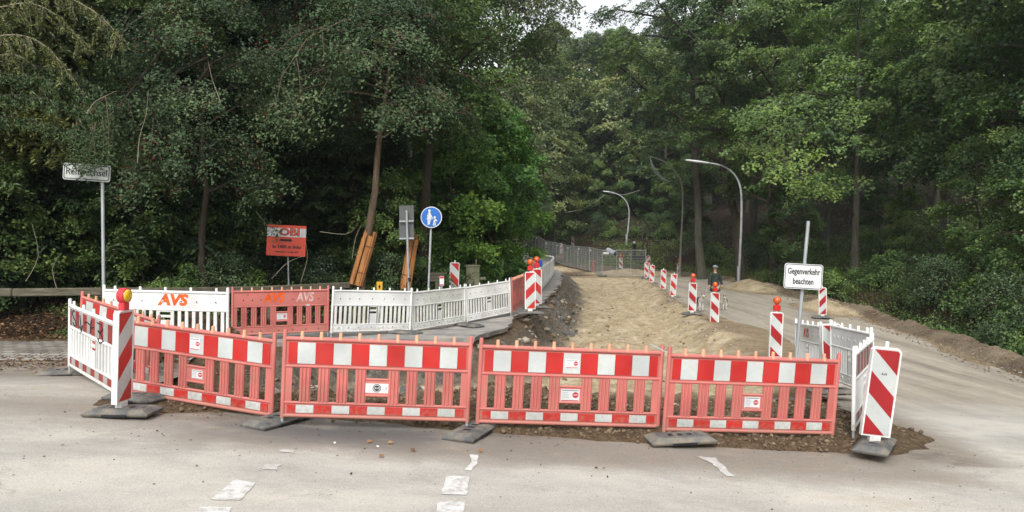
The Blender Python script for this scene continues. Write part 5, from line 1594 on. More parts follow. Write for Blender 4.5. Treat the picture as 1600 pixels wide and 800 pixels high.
put(farA, 960, 91, 'pale round tree below the patch of sky', rz=1.2, sc=1.0)
put(farA, 905, 96, 'hazy yellow-green tree straight ahead in the gap', rz=2.2, sc=1.1)
put(farA, 868, 80, 'soft green tree behind the bend of the white row', rz=3.2, sc=.78)
put(farA, 925, 110, 'tall pale tree on the ridge beneath the sky gap', rz=4.2, sc=1.4)
put(farA, 980, 96, 'pale green tree behind the tip of the broad oak', rz=5.0, sc=1.35)
put(farA, 885, 118, 'hazy far tree left below the sky gap', rz=0.7, sc=1.35)
put(farA, 1040, 88, 'pale tree standing on the hillside behind the broad oak', rz=1.7, sc=1.25)
gF = 'shaded background trees of the right-hand wood'
cand = []
protos_r = [tallA, tallB, beechB, oakA, beechA]
for i in range(400):
    px = random.uniform(930, 2000); D = random.uniform(48, 100)
    x = (px-800)/F*D
    dR, sR = pdist(RP, np.array([x]), np.array([float(D)]))
    if sR[0] > 0 or dR[0] < 5: continue
    if px < 1062 and D < 84: continue
    if not far_from(px, D, cand, 62): continue
    cand.append((px, D))
    if len(cand) > 46: break
for i, (px, D) in enumerate(cand):
    p_ = protos_r[i % 5]
    s_ = random.uniform(.85, 1.1)
    if px < 1080: s_ *= .8
    put(p_, px, D, 'dim tree trunk and crown deep in the right-hand wood', 'tree', gF, sc=s_)
for k, (px, D, p_, s_) in enumerate([(870, 100, farA, .9), (900, 92, youngB, 1.2), (935, 88, youngC, 1.2), (945, 102, oakA, .9), (985, 88, youngB, 1.3), (1025, 86, youngC, 1.3), (1060, 98, oakA, 1.0), (1050, 82, youngB, 1.2), (1085, 78, youngC, 1.2), (915, 104, oakA, 1.0), (1000, 106, beechA, 1.0), (975, 112, tallA, 1.0), (1030, 112, tallB, 1.1), (890, 112, tallA, .9), (1110, 84, beechA, .9), (1075, 110, oakA, 1.1), (950, 122, beechA, 1.1), (1130, 96, oakA, 1.0)]):
    put(p_, px, D, 'leafy hillside tree beyond the mesh fence', 'tree', 'hillside trees beyond the fence', sc=s_)
for k, (px, D) in enumerate([(880, 84), (905, 86), (935, 83), (955, 82), (990, 80), (1020, 78), (1045, 76), (1075, 72), (1090, 66), (1120, 62), (1150, 58), (1180, 54), (1030, 84), (968, 90)]):
    put([bushB, bushC, bushA][k % 3], px, D, 'leafy shrub at the foot of the hillside', 'shrub', 'shrubs at the foot of the hillside', sc=1.5)
# understorey on the right bank
uR = [(1240, 44, youngB, 'young beech in the shade left of the sign pole', 1.0), (1375, 43, youngB, 'young beech with layered boughs on the right bank', .8),
      (1415, 38, youngC, 'young tree left of the pale thin trunk', .65), (1530, 30, youngB, 'young beech right of the pale thin trunk', 1.0), (1590, 27, youngC, 'young tree at the right edge of the photo', .95),
      (1195, 54, youngB, 'young beech with pale boughs right of the tall silver lamp', .6), (1630, 24, youngB, 'young beech entering from the right edge', 1.0)]
for px, D, p_, lb, s_ in uR: put(p_, px, D, lb, 'tree', 'young trees of the right bank', sc=s_)
for k, (px, D, s_, p_) in enumerate([(1375, 34.7, 1.2, bushB), (1425, 30.7, 1.1, bushC), (1470, 28.2, 1.1, bushA), (1520, 25.7, 1.2, bushB), (1565, 23.2, 1.1, bushA), (1600, 21.7, 1.2, bushB), (1640, 20.7, 1.2, bushA), (1540, 23.0, .8, bushC), (1590, 20.7, .9, bushB), (1490, 25.2, .8, bushC), (1450, 29.7, 1.1, bushA), (1340, 36.7, 1.0, bushC), (1300, 34.7, 1.1, bushB), (1250, 40.7, 1.1, bushB), (1200, 44.7, .9, bushC), (1580, 24.7, 1.3, bushB), (1500, 29.7, 1.3, bushB), (1395, 34.7, 1.2, bushB), (1555, 21.3, .7, bushA), (1610, 19.3, .8, bushB), (1515, 23.2, .6, bushC)]):
    put(p_, px, D, 'leafy dark green shrub on the right bank above the ditch', 'shrub', 'shrubs on the right bank', sc=s_)

# ---- left side: named trees
D = 19.6; gb = G(560, D)
lt = grow(51, 9.5, .135, .62, 2.6, limbs=26, sub=7, leaf=.068, n=54, rad=.5, mats=('bark_brown', 'leaf_blue'), name='hawthorn_tree', droop=.55, berries=True,
    trunk_end=[(0, 0, 0)]+loc_pts([(566, 400), (576, 360), (586, 300), (590, 240), (596, 190), (606, 130), (612, 70), (620, 0)], D, gb),
    custom=[(loc_pts([(607, 120), (560, 95), (520, 110), (500, 150)], D, gb, -1.5), .015), (loc_pts([(607, 110), (640, 80), (665, 110), (650, 170)], D, gb, -1), .015), (loc_pts([(604, 140), (540, 120), (470, 140), (450, 200)], D, gb, -2.5), .015), (loc_pts([(610, 60), (540, 30), (480, 60), (440, 120), (430, 170)], D, gb, -3), .015)])
put(lt, 560, D, 'leaning brown-barked tree standing in the orange trunk boards', rz=0)
D = 22.5; gb = G(655, D)
dk = grow(52, 10.5, .19, .5, 3.0, limbs=18, sub=7, leaf=.10, n=34, rad=.55, mats=('bark_dark', 'leaf_oak'), name='dark_stemmed_tree', droop=.25,
    trunk_end=[(0, 0, 0)]+loc_pts([(660, 380), (664, 320), (668, 260), (674, 200), (682, 150), (680, 90), (676, 40), (672, -20)], D, gb),
    custom=[(loc_pts([(676, 190), (690, 130), (702, 80), (716, 30), (722, -20)], D, gb, 0), .10), (loc_pts([(680, 180), (720, 155), (760, 135), (800, 115)], D, gb, -1), .07), (loc_pts([(690, 130), (720, 95), (735, 50), (740, 0)], D, gb, 1), .08), (loc_pts([(684, 150), (700, 145), (735, 150), (770, 170)], D, gb, -1), .04)])
put(dk, 655, D, 'many-stemmed tree with near-black forking limbs behind the blue sign', rz=0)
D = 27; gb = G(643, D)
bi = grow(53, 13, .14, .6, 2.2, limbs=18, sub=6, leaf=.09, n=30, rad=.5, mats=('bark_birch', 'leaf_pale'), name='birch_tree', droop=.5,
    trunk_end=[(0, 0, 0)]+loc_pts([(641, 340), (640, 270), (640, 200), (644, 140), (645, 80), (646, 20), (650, -40)], D, gb))
put(bi, 643, D, 'birch with a white mottled trunk between two dark trees', rz=0)
D = 30; gb = G(760, D)
wi = grow(54, 12.5, .16, .32, 3.4, limbs=34, sub=8, leaf=.10, n=30, rad=.6, mats=('bark_grey', 'leaf_pale'), name='willow_tree', droop=.6, rise=.7, tilt=.5,
    trunk_end=[(0, 0, 0)]+loc_pts([(763, 340), (768, 260), (772, 190), (778, 130), (785, 70), (792, 10), (800, -40)], D, gb),
    custom=[(loc_pts([(775, 170), (805, 120), (825, 80), (835, 30)], D, gb), .06), (loc_pts([(800, 200), (835, 215), (850, 260), (848, 300)], D, gb, -1), .05)])
put(wi, 760, D, 'loose pale-leaved tree edging the sky gap on its left', rz=0)
put(spruceA, 60, 19.5, 'spruce with dark drooping boughs behind the street name sign', rz=.5, sc=1.0)
oldspruce = conifer(61, 12, .2, .42, 2.7, layers=22, per=7, mats=('bark_dark', 'needle_old'), name='spruce_tree', droop=.75, dens=1.2, needle=.17, width=.6)
put(oldspruce, 40, 18.2, 'olive-yellow spruce with thin hanging twigs at the top left corner', rz=2.0, sc=.95)
put(spruceA, 268, 20.5, 'spruce with a bare brown lower trunk left of the red sign', rz=2.4, sc=1.0)
put(spruceA, -110, 17.5, 'spruce reaching in from the left edge', rz=4.1, sc=.9)
# berry-laden hawthorn hanging over the path
D = 17.6; gb = G(330, D)
hw = grow(55, 7.5, .10, .35, 2.3, limbs=28, sub=8, leaf=.055, n=52, rad=.38, mats=('bark_dark', 'leaf_blue'), name='hawthorn_tree', droop=.9, berries=True, rise=.8,
    custom=[(loc_pts([(330, 60), (290, 55), (250, 80), (215, 130), (190, 160), (180, 210)], D, gb, -2.5), .04), (loc_pts([(325, 90), (280, 110), (250, 140), (240, 190), (235, 240)], D, gb, -2.5), .035), (loc_pts([(330, 100), (300, 140), (290, 190), (300, 225)], D, gb, -1.5), .03), (loc_pts([(320, 30), (250, 10), (200, 40), (170, 90)], D, gb, -2), .035)])
put(hw, 330, D, 'hawthorn full of red berries drooping over the white barrier panel', rz=0)
hw2 = grow(56, 9.0, .13, .45, 3.0, limbs=38, sub=9, leaf=.060, n=60, rad=.42, mats=('bark_dark', 'leaf_blue'), name='hawthorn_tree', droop=.9, berries=True, rise=.7)
put(hw2, 520, 23.8, 'blue-green hawthorn hanging above the red shop sign', rz=.3)
put(hw2, 395, 24.0, 'dense blue-green hawthorn at top centre left', rz=2.0, sc=1.1)
put(hw2, 560, 23.5, 'hawthorn crown behind the leaning brown tree', rz=4.0, sc=1.15)
gM = 'young maples making the bright green thicket'
for k, (px, D, s_, lb) in enumerate([(705, 25, .95, 'bright young maple right of the blue sign'), (745, 26.5, 1.0, 'bright young maple above the concrete pillar'), (772, 27, .95, 'bright young maple reaching toward the paired beacons'), (778, 30, 1.0, 'bright young maple at the right end of the thicket'), (750, 33, 1.2, 'taller young maple in the middle of the thicket'), (720, 30, 1.1, 'taller young maple behind the dark-stemmed tree'), (784, 40, .95, 'far young maple where the white row bends'), (778, 48, 1.0, 'most distant young maple at the bend')]):
    put(youngA, px, D, lb, 'tree', gM, sc=s_)
for px, D, p_, s_, lb in [(610, 21, youngB, .62, 'small green sapling between boards and blue sign'), (372, 20.5, youngC, .6, 'dark sapling left of the red shop sign'), (220, 18.6, youngC, .62, 'sapling under the berry hawthorn'), (330, 20, youngB, .6, 'sapling behind the berry hawthorn'), (120, 19, youngB, .6, 'sapling behind the thin grey sign pole'), (5, 17.2, youngC, .6, 'sapling at the far left above the rail'), (60, 18.4, youngC, .75, 'dark sapling left of the thin grey sign pole'), (150, 19.5, youngC, .8, 'dark sapling right of the thin grey sign pole'), (-30, 17.5, youngC, .9, 'dark sapling cut by the left edge'), (250, 19.5, youngC, .8, 'dark sapling beside the bare spruce trunk'),  (185, 23, youngC, .9, 'shaded young tree behind the spruces')]:
    put(p_, px, D, lb, 'tree', 'saplings under the left-hand trees', sc=s_)
for px, D, p_, s_ in [(350, 17.9, bushA, .75), (300, 17.6, bushB, .8), (395, 18.5, bushB, .75), (415, 20.5, ivyA, .8), (500, 20.0, ivyA, .7), (250, 17.3, bushC, .8), (520, 20.2, bushC, .8), (605, 20.4, bushA, .8), (660, 21.5, bushB, 1.0), (700, 22.6, bushC, 1.2), (690, 24.5, bushD, .8), (730, 25.5, bushD, .8), (770, 26, bushB, 1.1), (785, 27.5, bushD, .7), (20, 17.8, bushA, .8), (-40, 16.8, bushA, .9), (80, 18.5, bushC, .9), (175, 17.8, bushC, .7), (790, 31, bushD, .7), (800, 37, bushC, .9), (570, 20.4, bushC, .8), (485, 20.4, bushB, .6)]:
    put(p_, px, D, 'low leafy shrub behind the left barrier row and rail', 'shrub', 'shrubs behind the left barrier row', sc=s_)
# background of the left wood
gL = 'dark background trees of the left-hand wood'
cand = []
protos_l = [spruceA, tallA, oakA, spruceA, tallB, beechB]
for i in range(800):
    px = random.uniform(-500, 800); D = random.uniform(24, 62)
    x = (px-800)/F*D
    dL, sL = pdist(LP, np.array([x]), np.array([float(D)]))
    if sL[0] < 0 or dL[0] < 4.5: continue
    if px > 700 and D < 36: continue
    if not far_from(px, D, cand, 95): continue
    cand.append((px, D))
    if len(cand) > 52: break
for i, (px, D) in enumerate(cand):
    p_ = protos_l[i % 6]
    s_ = random.uniform(.85, 1.1)
    if px > 700: s_ *= .75
    put(p_, px, D, 'dim tree deep in the left-hand wood', 'tree', gL, sc=s_)
for px, D, s_ in ((790, 70, .8), (850, 100, .9), (835, 88, .8), (760, 80, .85), (870, 120, 1.0), (810, 105, 1.0)):
    put(farA, px, D, 'soft far tree closing the view past the bend', 'tree', 'far trees past the bend', sc=s_)
# trees off to either side that the place would have (they shade the banks)
for xy in ((-16, 22), (-22, 17), (-28, 26), (24, 22), (22, 28), (30, 30), (27, 17)):
    put(oakA, 0, 0, 'oak just outside the picture at the edge of the wood', 'tree', 'edge trees beside the picture', xy=xy)

for px, D, s_ in ((838, 104, 1.45), (862, 128, 1.5), (818, 96, 1.3), (848, 88, 1.05)):
    put(farA, px, D, 'tall hazy tree closing the gap on the left of the bend', 'tree', 'hazy trees left of the sky gap', sc=s_)
# ---- trunk guards of upright boards
def boards(px, D, pts_lo, pts_hi, n, label, w=.11):
    g_ = G(px, D)
    root = empty('trunk_guard', g_, 0, label, 'trunk guard', 'board guards round tree trunks')
    lo = [at(*p) - g_ for p in pts_lo]; hi = [at(*p) - g_ for p in pts_hi]
    c0 = sum(lo, Vector())/len(lo); c1 = sum(hi, Vector())/len(hi)
    ax = (c1-c0).normalized(); L = (c1-c0).length
    sx_ = ax.cross(Vector((0, 1, 0))).normalized()*-1; sy_ = ax.cross(sx_).normalized()
    for k in range(n):
        a = 2*PI*k/n+.3
        rad = (.165 if n > 6 else .12)+.02*(k % 3-1)
        c = c0+(sx_*math.cos(a)+sy_*math.sin(a))*rad
        nx_ = (sx_*math.cos(a)+sy_*math.sin(a)); tx_ = ax.cross(nx_).normalized()
        Lk = L*random.uniform(.86, 1.04)
        Mx = Matrix(((tx_.x, nx_.x, ax.x, c.x), (tx_.y, nx_.y, ax.y, c.y), (tx_.z, nx_.z, ax.z, c.z), (0, 0, 0, 1)))
        m = MB(); m.box(-w/2, w/2, -.018, .018, 0, Lk, 0, Mx, ch=.004)
        m.build('board', M['board'], root)
    for t_ in (.25, .75):
        c = c0+ax*L*t_; R0 = ((.165 if n > 6 else .12)+.02*(k % 3-1))+.024
        ring_ = [c+(sx_*math.cos(2*PI*k/14)+sy_*math.sin(2*PI*k/14))*R0 for k in range(15)]
        m = MB(); m.tube(ring_, .006, 4, cap=False); m.build('strap', M['black'], root)
    return root
boards(560, 19.5, [(556, 445, 19.5)], [(579, 364, 19.5)], 8, 'orange-brown boards strapped round the leaning tree trunk')
boards(640, 19.9, [(633, 452, 19.9)], [(647, 362, 19.9)], 6, 'two narrow orange-brown boards behind the grey sign back', w=.12)

# ---- spruce sprig in front of the name sign
r = np.random.default_rng(5)
root = empty('spruce_sprig', at(130, 205, 12.6), 0, 'green spruce twigs hanging over the street name sign', 'branch')
b0 = root.location.copy()
Cs = []; mtw = MB()
for (x0, y0, x1, y1) in ((150, 190, 118, 262), (150, 190, 135, 268), (140, 195, 150, 258), (160, 180, 160, 255), (165, 150, 105, 215), (165, 150, 170, 250), (150, 190, 128, 275), (120, 190, 112, 255)):
    a = at(x0, y0, 12.75)-b0; b = at(x1, y1, 12.62)-b0
    mtw.tube([a, a.lerp(b, .5)+Vector((.03, 0, .05)), b], [.009, .006, .003], 5)
    for k in range(11):
        t = .15+.85*k/10; p = a.lerp(b, t)
        for s_ in (-1, 1):
            q = Vector((s_*.13, r.normal()*.04, -.10))*r.uniform(.6, 1.2)
            u = r.uniform(0, 1, 20); Cs.append(np.array(p)+np.array(q)*u[:, None]+r.normal(size=(20, 3))*.008)
mtw.build('twig', M['bark_brown'], root)
C = np.concatenate(Cs); V, Q = leaf_arrays(C, r.normal(size=C.shape)*.6+np.array([0, -.6, .5]), np.full(len(C), .05), r, .3)
foliage_obj('needles', V, Q, np.clip(.55+r.normal(size=len(C))*.15, 0, 1), M['needle'], root)
# boughs of the left-hand spruce reaching over the path
def bough(lines, D, label, mat, twigmat, hang, seed, nl=.06, step=.13, spread=.10):
    r = np.random.default_rng(seed)
    b0 = at(lines[0][0][0], lines[0][0][1], D)
    root = empty('spruce_bough', b0, 0, label, 'branch')
    tw_ = MB(); Cs = []; As = []
    for ln in lines:
        P_ = curve_px(ln, D+r.uniform(-.4, .4), 6)
        P_ = [p-b0 for p in P_]
        tw_.tube(P_, [.016*(1-.75*k/(len(P_)-1)) for k in range(len(P_))], 5)
        acc = 0
        for k in range(len(P_)-1):
            seg_ = P_[k+1]-P_[k]; L = seg_.length; u = 0
            while u < L:
                p = P_[k]+seg_*(u/L); u += step*r.uniform(.6, 1.3)
                hl = hang*r.uniform(.4, 1.25)
                d = Vector((r.normal()*.35+seg_.normalized().x*.5, r.normal()*.35, -1)).normalized()
                q = p+d*hl
                tw_.tube([p, p.lerp(q, .5)+Vector((seg_.normalized().x*.05, 0, .02)), q], [.006, .004, .002], 3, cap=False)
                n_ = int(hl*95); t = r.uniform(0, 1, n_)
                Cs.append(np.array(p)+np.array(q-p)*t[:, None]+r.normal(size=(n_, 3))*spread*.25); As.append(np.repeat(np.array([tuple(d)]), n_, 0)+r.normal(size=(n_, 3))*.5)
    tw_.build('twig', M[twigmat], root)
    C = np.concatenate(Cs)
    V, Q = leaf_arrays(C, r.normal(size=C.shape)*.6+np.array([0, -.6, .6]), nl*r.uniform(.6, 1.4, len(C)), r, .26, np.concatenate(As))
    foliage_obj('needles', V, Q, np.clip(.6+r.normal(size=len(C))*.18, 0, 1), M[mat], root)
bough([[(-30, 20), (40, 5), (90, 25), (130, 70)], [(-30, 60), (30, 55), (75, 75), (110, 120)], [(20, -20), (90, -10), (150, 20), (190, 60)], [(-30, 95), (20, 85), (60, 110), (85, 150)]], 14.6, 'olive spruce bough with long hanging twigs in the top left corner', 'needle_old', 'twig_pale', .55, 131, .075, .10)
bough([[(-30, 110), (40, 120), (100, 130), (150, 160)], [(-20, 150), (50, 150), (110, 165), (175, 185)], [(-20, 180), (40, 185), (90, 200), (140, 205)], [(30, 100), (90, 110), (140, 130), (185, 170)]], 14.9, 'dark green drooping spruce bough above the street name sign', 'needle', 'bark_dark', .30, 132, .085, .055, .16)
# leaves growing over the corner of the red sign
r = np.random.default_rng(6)
root = empty('leafy_twig', at(420, 370, 19.0), 0, 'leafy twig growing over the left corner of the red shop sign', 'branch'); b0 = root.location.copy()
mtw = MB(); a = at(400, 330, 19.1)-b0; b = at(432, 372, 18.98)-b0; c_ = at(436, 350, 18.98)-b0
mtw.tube([a, a.lerp(b, .6), b], [.008, .006, .004], 5); mtw.tube([a.lerp(b, .5), c_], [.005, .003], 5); mtw.build('twig', M['twig_pale'], root)
C = np.concatenate([np.array([a.lerp(b, t)])+r.normal(size=(9, 3))*np.array([.09, .02, .09]) for t in np.linspace(.3, 1, 7)]+[np.array([b.lerp(c_, t)])+r.normal(size=(7, 3))*np.array([.07, .02, .06]) for t in np.linspace(0, 1, 4)])
C[:, 1] = np.minimum(C[:, 1], a.y-.02)
V, Q = leaf_arrays(C, r.normal(size=C.shape)*.4+np.array([0, -1, .4]), np.full(len(C), .065), r, .6)
foliage_obj('leaves', V, Q, np.clip(.7+r.normal(size=len(C))*.15, 0, 1), M['leaf_blue'], root)
# bare pale branches sticking out of the left shrubs
tw = [([(600, 215), (640, 185), (668, 182)], 18.9), ([(550, 405), (556, 370), (566, 350)], 18.6), ([(500, 362), (540, 366), (556, 355)], 18.6), ([(470, 440), (480, 405), (478, 380)], 18.2), ([(425, 435), (450, 410), (475, 400)], 18.2), ([(215, 255), (218, 215), (228, 180), (232, 140)], 14.8), ([(135, 178), (150, 158), (182, 142)], 14.5), ([(345, 160), (332, 125), (325, 95)], 15.5), ([(40, 440), (60, 400), (50, 350)], 15.8), ([(90, 455), (82, 420), (96, 395)], 15.6)]
for lst, D in tw:
    P_ = curve_px(lst, D, 3); b0 = P_[0].copy()
    m = MB(); m.tube([p-b0 for p in P_], [.009*(1-.7*k/(len(P_)-1)) for k in range(len(P_))], 5)
    o = m.build('bare_branch', M['twig_pale']); o.location = b0
    tag(o, 'thin pale bare branch curving out of the left-hand bushes', 'branch', 'bare pale branches among the left bushes')

# ------------------------------------------------------------------ stuff on the ground
def scatter(n, xr_, yr_, keepf, seed):
    r = np.random.default_rng(seed)
    x = r.uniform(*xr_, n); y = r.uniform(*yr_, n)
    z, P = terrain(x, y, parts=True)
    k = keepf(x, y, P, r)
    return x[k], y[k], z[k], {a: (b[k] if hasattr(b, '__len__') else b) for a, b in P.items()}, r
def leafstuff(name, x, y, z, r, size, mat, dz=.01, tilt=.5, aspect=.6, up=1.0, tcent=.5, label=None):
    C = np.stack([x, y, z+dz], 1)
    N = r.normal(size=C.shape)*tilt+np.array([0, 0, up])
    V, Q = leaf_arrays(C, N, size*r.uniform(.6, 1.4, len(x)), r, aspect)
    o = foliage_obj(name, V, Q, np.clip(tcent+r.normal(size=len(x))*.22, 0, 1), M[mat])
    return tag(o, label, 'ground cover', None, 'stuff')
# dead leaves: left bank
x, y, z, P, r = scatter(60000, (-17, 1), (14.5, 26), lambda x, y, P, r: P['outL'] & (r.uniform(size=len(x)) < np.exp(-P['dL']/5)), 71)
leafstuff('fallen_leaves', x, y, z, r, .075, 'litter', .015, .35, label='brown dead leaves covering the left bank below the trees')
x, y, z, P, r = scatter(26000, (8, 30), (13, 52), lambda x, y, P, r: P['outR'] & (P['dR'] > 2.2) & (r.uniform(size=len(x)) < .6*np.exp(-P['dR']/9)), 72)
leafstuff('dead_leaves', x, y, z, r, .09, 'litter', .02, .35, label='brown leaf litter between plants on the right bank')
# undergrowth
def under(seed, n, xr_, yr_, kf, name, mat, size, hmax, label, tcent=.5, per=16, rad=.2):
    x, y, z, P, r = scatter(n, xr_, yr_, kf, seed)
    k = len(x)
    h = r.uniform(.03, hmax, k)
    C = np.repeat(np.stack([x, y, z+h], 1), per, 0)+r.normal(size=(k*per, 3))*np.array([rad, rad, hmax*.3])
    C[:, 2] = np.maximum(C[:, 2], np.repeat(z, per)+.02)
    N = r.normal(size=C.shape)*.45+np.array([0, -.25, .9])
    V, Q = leaf_arrays(C, N, size*r.uniform(.6, 1.4, len(C)), r, .6)
    t = np.clip(tcent+np.repeat(r.normal(size=k)*.18, per)+r.normal(size=k*per)*.12, 0, 1)
    return tag(foliage_obj(name, V, Q, t, M[mat]), label, 'undergrowth', None, 'stuff')
patch = lambda x, y, s, th: fbm(x, y, 2.2, 3, s) > th
under(81, 5200, (-16, 2), (15.0, 32), lambda x, y, P, r: P['outL'] & (P['dL'] > .4) & patch(x, y, 91, -.08+.0*x) & ((x > -8.5) | (P['dL'] > 2.2)), 'undergrowth', 'leaf_beech', .07, .4, 'low green undergrowth on the left bank')
under(86, 1800, (-16, -6), (14.9, 17.5), lambda x, y, P, r: P['outL'] & (P['dL'] > .15) & patch(x, y, 93, .28), 'ground_ivy', 'leaf_oak', .05, .12, 'small green plants among dead leaves by the left path', .55, 12, .14)
under(82, 7500, (9, 34), (12, 58), lambda x, y, P, r: P['outR'] & (P['dR'] > 1.3) & patch(x, y, 92, -.3), 'brambles', 'leaf_oak', .085, .45, 'low dark brambles over the right bank', .52)
under(83, 6000, (8, 20), (12, 34), lambda x, y, P, r: P['outR'] & (P['dR'] > 1.1) & (P['dR'] < 7) & patch(x, y, 94, -.15), 'bramble_leaves', 'leaf_beech', .075, .5, 'fresher green leaves above the ditch edge', .6)
under(84, 3200, (2, 36), (54, 84), lambda x, y, P, r: P['outR'] & (P['dR'] > .6) & (P['dR'] < 9) & patch(x, y, 95, -.1), 'far_undergrowth', 'leaf_oak', .16, .5, 'green plants at the foot of the far hillside', .6, 12, .4)
under(85, 9000, (4, 62), (36, 112), lambda x, y, P, r: P['outR'] & (P['dR'] > 4) & (P['dR'] < 42) & (patch(x, y, 98, -.05)), 'hillside_undergrowth', 'leaf_oak', .17, .7, 'dark low plants over the wooded hillside', .35, 12, .45)
# grass: right bank and verge
def grass(seed, n, xr_, yr_, kf, hgt, name, label, tc=.55):
    x, y, z, P, r = scatter(n, xr_, yr_, kf, seed)
    k = len(x); h = hgt*r.uniform(.5, 1.3, k)
    lean = r.normal(size=(k, 2))*.35; az = r.uniform(0, PI, k); w = .012+.0*h
    wx, wy = np.cos(az)*w, np.sin(az)*w
    b = np.stack([x, y, z-.02], 1); mid = np.stack([x+lean[:, 0]*h*.35, y+lean[:, 1]*h*.35, z+h*.6], 1); tp_ = np.stack([x+lean[:, 0]*h, y+lean[:, 1]*h, z+h], 1)
    o3 = np.stack([wx, wy, 0*w], 1)
    V = np.stack([b-o3, b+o3, mid+o3*.7, tp_, mid-o3*.7], 1).reshape(-1, 3)
    i = np.arange(k)*5
    Q = np.stack([i, i+1, i+2, i+4], 1); T3 = np.stack([i+4, i+2, i+3], 1)
    me = np_mesh(name, V, Q, T3)
    a = me.attributes.new('tint', 'FLOAT', 'FACE'); t = np.clip(tc+r.normal(size=k)*.2, 0, 1)
    a.data.foreach_set('value', np.concatenate([t, t]).astype(np.float32)); me.materials.append(M['grass'])
    o = bpy.data.objects.new(name, me); COL.objects.link(o); return tag(o, label, 'grass', None, 'stuff')
grass(101, 26000, (9, 24), (14, 44), lambda x, y, P, r: P['outR'] & (P['dR'] > 2.7) & (P['dR'] < 6.5) & (fbm(x, y, 3, 2, 96) > -.12), .26, 'grass', 'rough grass along the top of the right ditch')
grass(102, 30000, (4, 26), (44, 76), lambda x, y, P, r: P['outR'] & (P['dR'] > .7) & (P['dR'] < 8) & (fbm(x, y, 3, 2, 97) > -.2), .42, 'verge_grass', 'grass verge beyond the haul road')
grass(103, 9000, (-4, 2.5), (17, 44), lambda x, y, P, r: P['outL'] & (P['dL'] < 1.6), .5, 'tall_grass', 'tall pale grass behind the left white barrier panels', .65)

# clods, stones, crumbs
def clods(name, n, xr_, yr_, kf, smin, smax, mats, seed, label, pw=2.5, on=None):
    x, y, z, P, r = scatter(n, xr_, yr_, kf, seed)
    if on == 'road': z = zsmooth(x, y)+.004+fbm(x, y, 2.5, 3, 41)*.012
    k = len(x); s = smin+(smax-smin)*r.uniform(size=k)**pw
    ico = np.array([(0, 0, 1), (.894, 0, .447), (.276, .851, .447), (-.724, .526, .447), (-.724, -.526, .447), (.276, -.851, .447), (.724, .526, -.447), (-.276, .851, -.447), (-.894, 0, -.447), (-.276, -.851, -.447), (.724, -.526, -.447), (0, 0, -1)])
    fi = np.array([(0, 1, 2), (0, 2, 3), (0, 3, 4), (0, 4, 5), (0, 5, 1), (1, 6, 2), (2, 7, 3), (3, 8, 4), (4, 9, 5), (5, 10, 1), (6, 7, 2), (7, 8, 3), (8, 9, 4), (9, 10, 5), (10, 6, 1), (6, 11, 7), (7, 11, 8), (8, 11, 9), (9, 11, 10), (10, 11, 6)])
    V = ico[None]*(1+r.normal(size=(k, 12, 1))*.22)*s[:, None, None]*r.uniform(.6, 1.3, size=(k, 1, 3))*np.array([1, 1, .7])
    V = V+np.stack([x, y, z+s*.15], 1)[:, None]
    T3 = (fi[None]+(np.arange(k)*12)[:, None, None]).reshape(-1, 3)
    me = np_mesh(name, V.reshape(-1, 3), None, T3)
    for m_ in mats: me.materials.append(m_)
    if len(mats) > 1:
        me.polygons.foreach_set('material_index', np.repeat(r.integers(0, len(mats), k), 20).astype(np.int32))
    o = bpy.data.objects.new(name, me); COL.objects.link(o); return tag(o, label, 'soil', None, 'stuff')
def soilm(name, a, b_):
    m, nt, b = new_mat(name, .95, .1)
    nt.links.new(ramp(nt, noise(nt, 9, 5, .7), [(.3, a), (.7, b_)]), b.inputs['Base Color']); return m
M['clod'] = soilm('soil_clod', (.10, .07, .045), (.27, .20, .135))
M['clod2'] = soilm('dark_soil_clod', (.06, .045, .03), (.17, .125, .085))
M['gravel'] = soilm('pale_gravel', (.22, .20, .17), (.42, .38, .31))
clods('soil_clods', 42000, (-5, 5.6), (8.2, 13), lambda x, y, P, r: (r.uniform(size=len(x)) < np.clip(P['strip']*.8+P['mo']*2.5-.08+P['pit']*.22, 0, 1)), .006, .036, [M['clod'], M['clod2'], M['clod']], 111, 'loose brown soil clods heaped behind the front barriers', 2.2)
clods('rubble', 9000, (-5, 4), (12.5, 34), lambda x, y, P, r: (r.uniform(size=len(x)) < P['edge']*.6+P['pit']*(P['edge'] < .1)*.03), .015, .12, [M['clod2'], M['stone'], M['darkstone'], M['clod']], 112, 'crumbled asphalt and stones below the pavement edge', 3)
clods('gravel', 30000, (7, 16), (10, 44), lambda x, y, P, r: (P['dR'] < .7+.5*P['outR']) & (r.uniform(size=len(x)) < .8), .006, .028, [M['clod'], M['gravel'], M['clod2']], 113, 'gravel and earth ridge along the right edge of the haul road', 2.5)
clods('sand_crumbs', 12000, (1, 9), (13, 50), lambda x, y, P, r: (r.uniform(size=len(x)) < P['pit']*.10+P['rim']*.5), .01, .06, [M['gravel'], M['clod'], M['gravel']], 114, 'lumps of sand and earth in the excavation', 3)
clods('earth_crumbs', 15000, (-9, 6), (6.0, 9), lambda x, y, P, r: (r.uniform(size=len(x)) < .03+.5*np.exp(-((y-8.45)/.35)**2)*(x > -4.6)*(x < 4.9)), .003, .012, [M['clod2'], M['clod'], M['clod']], 115, 'scattered earth crumbs on the asphalt in front of the barriers', 3, on='road')
clods('road_grit', 9000, (-9, 12), (5, 24), lambda x, y, P, r: ((x > xr(y)+.5) | (y < 8.2)) & (r.uniform(size=len(x)) < .12), .003, .008, [M['clod'], M['gravel']], 116, 'fine grit scattered over the road', 3, on='road')
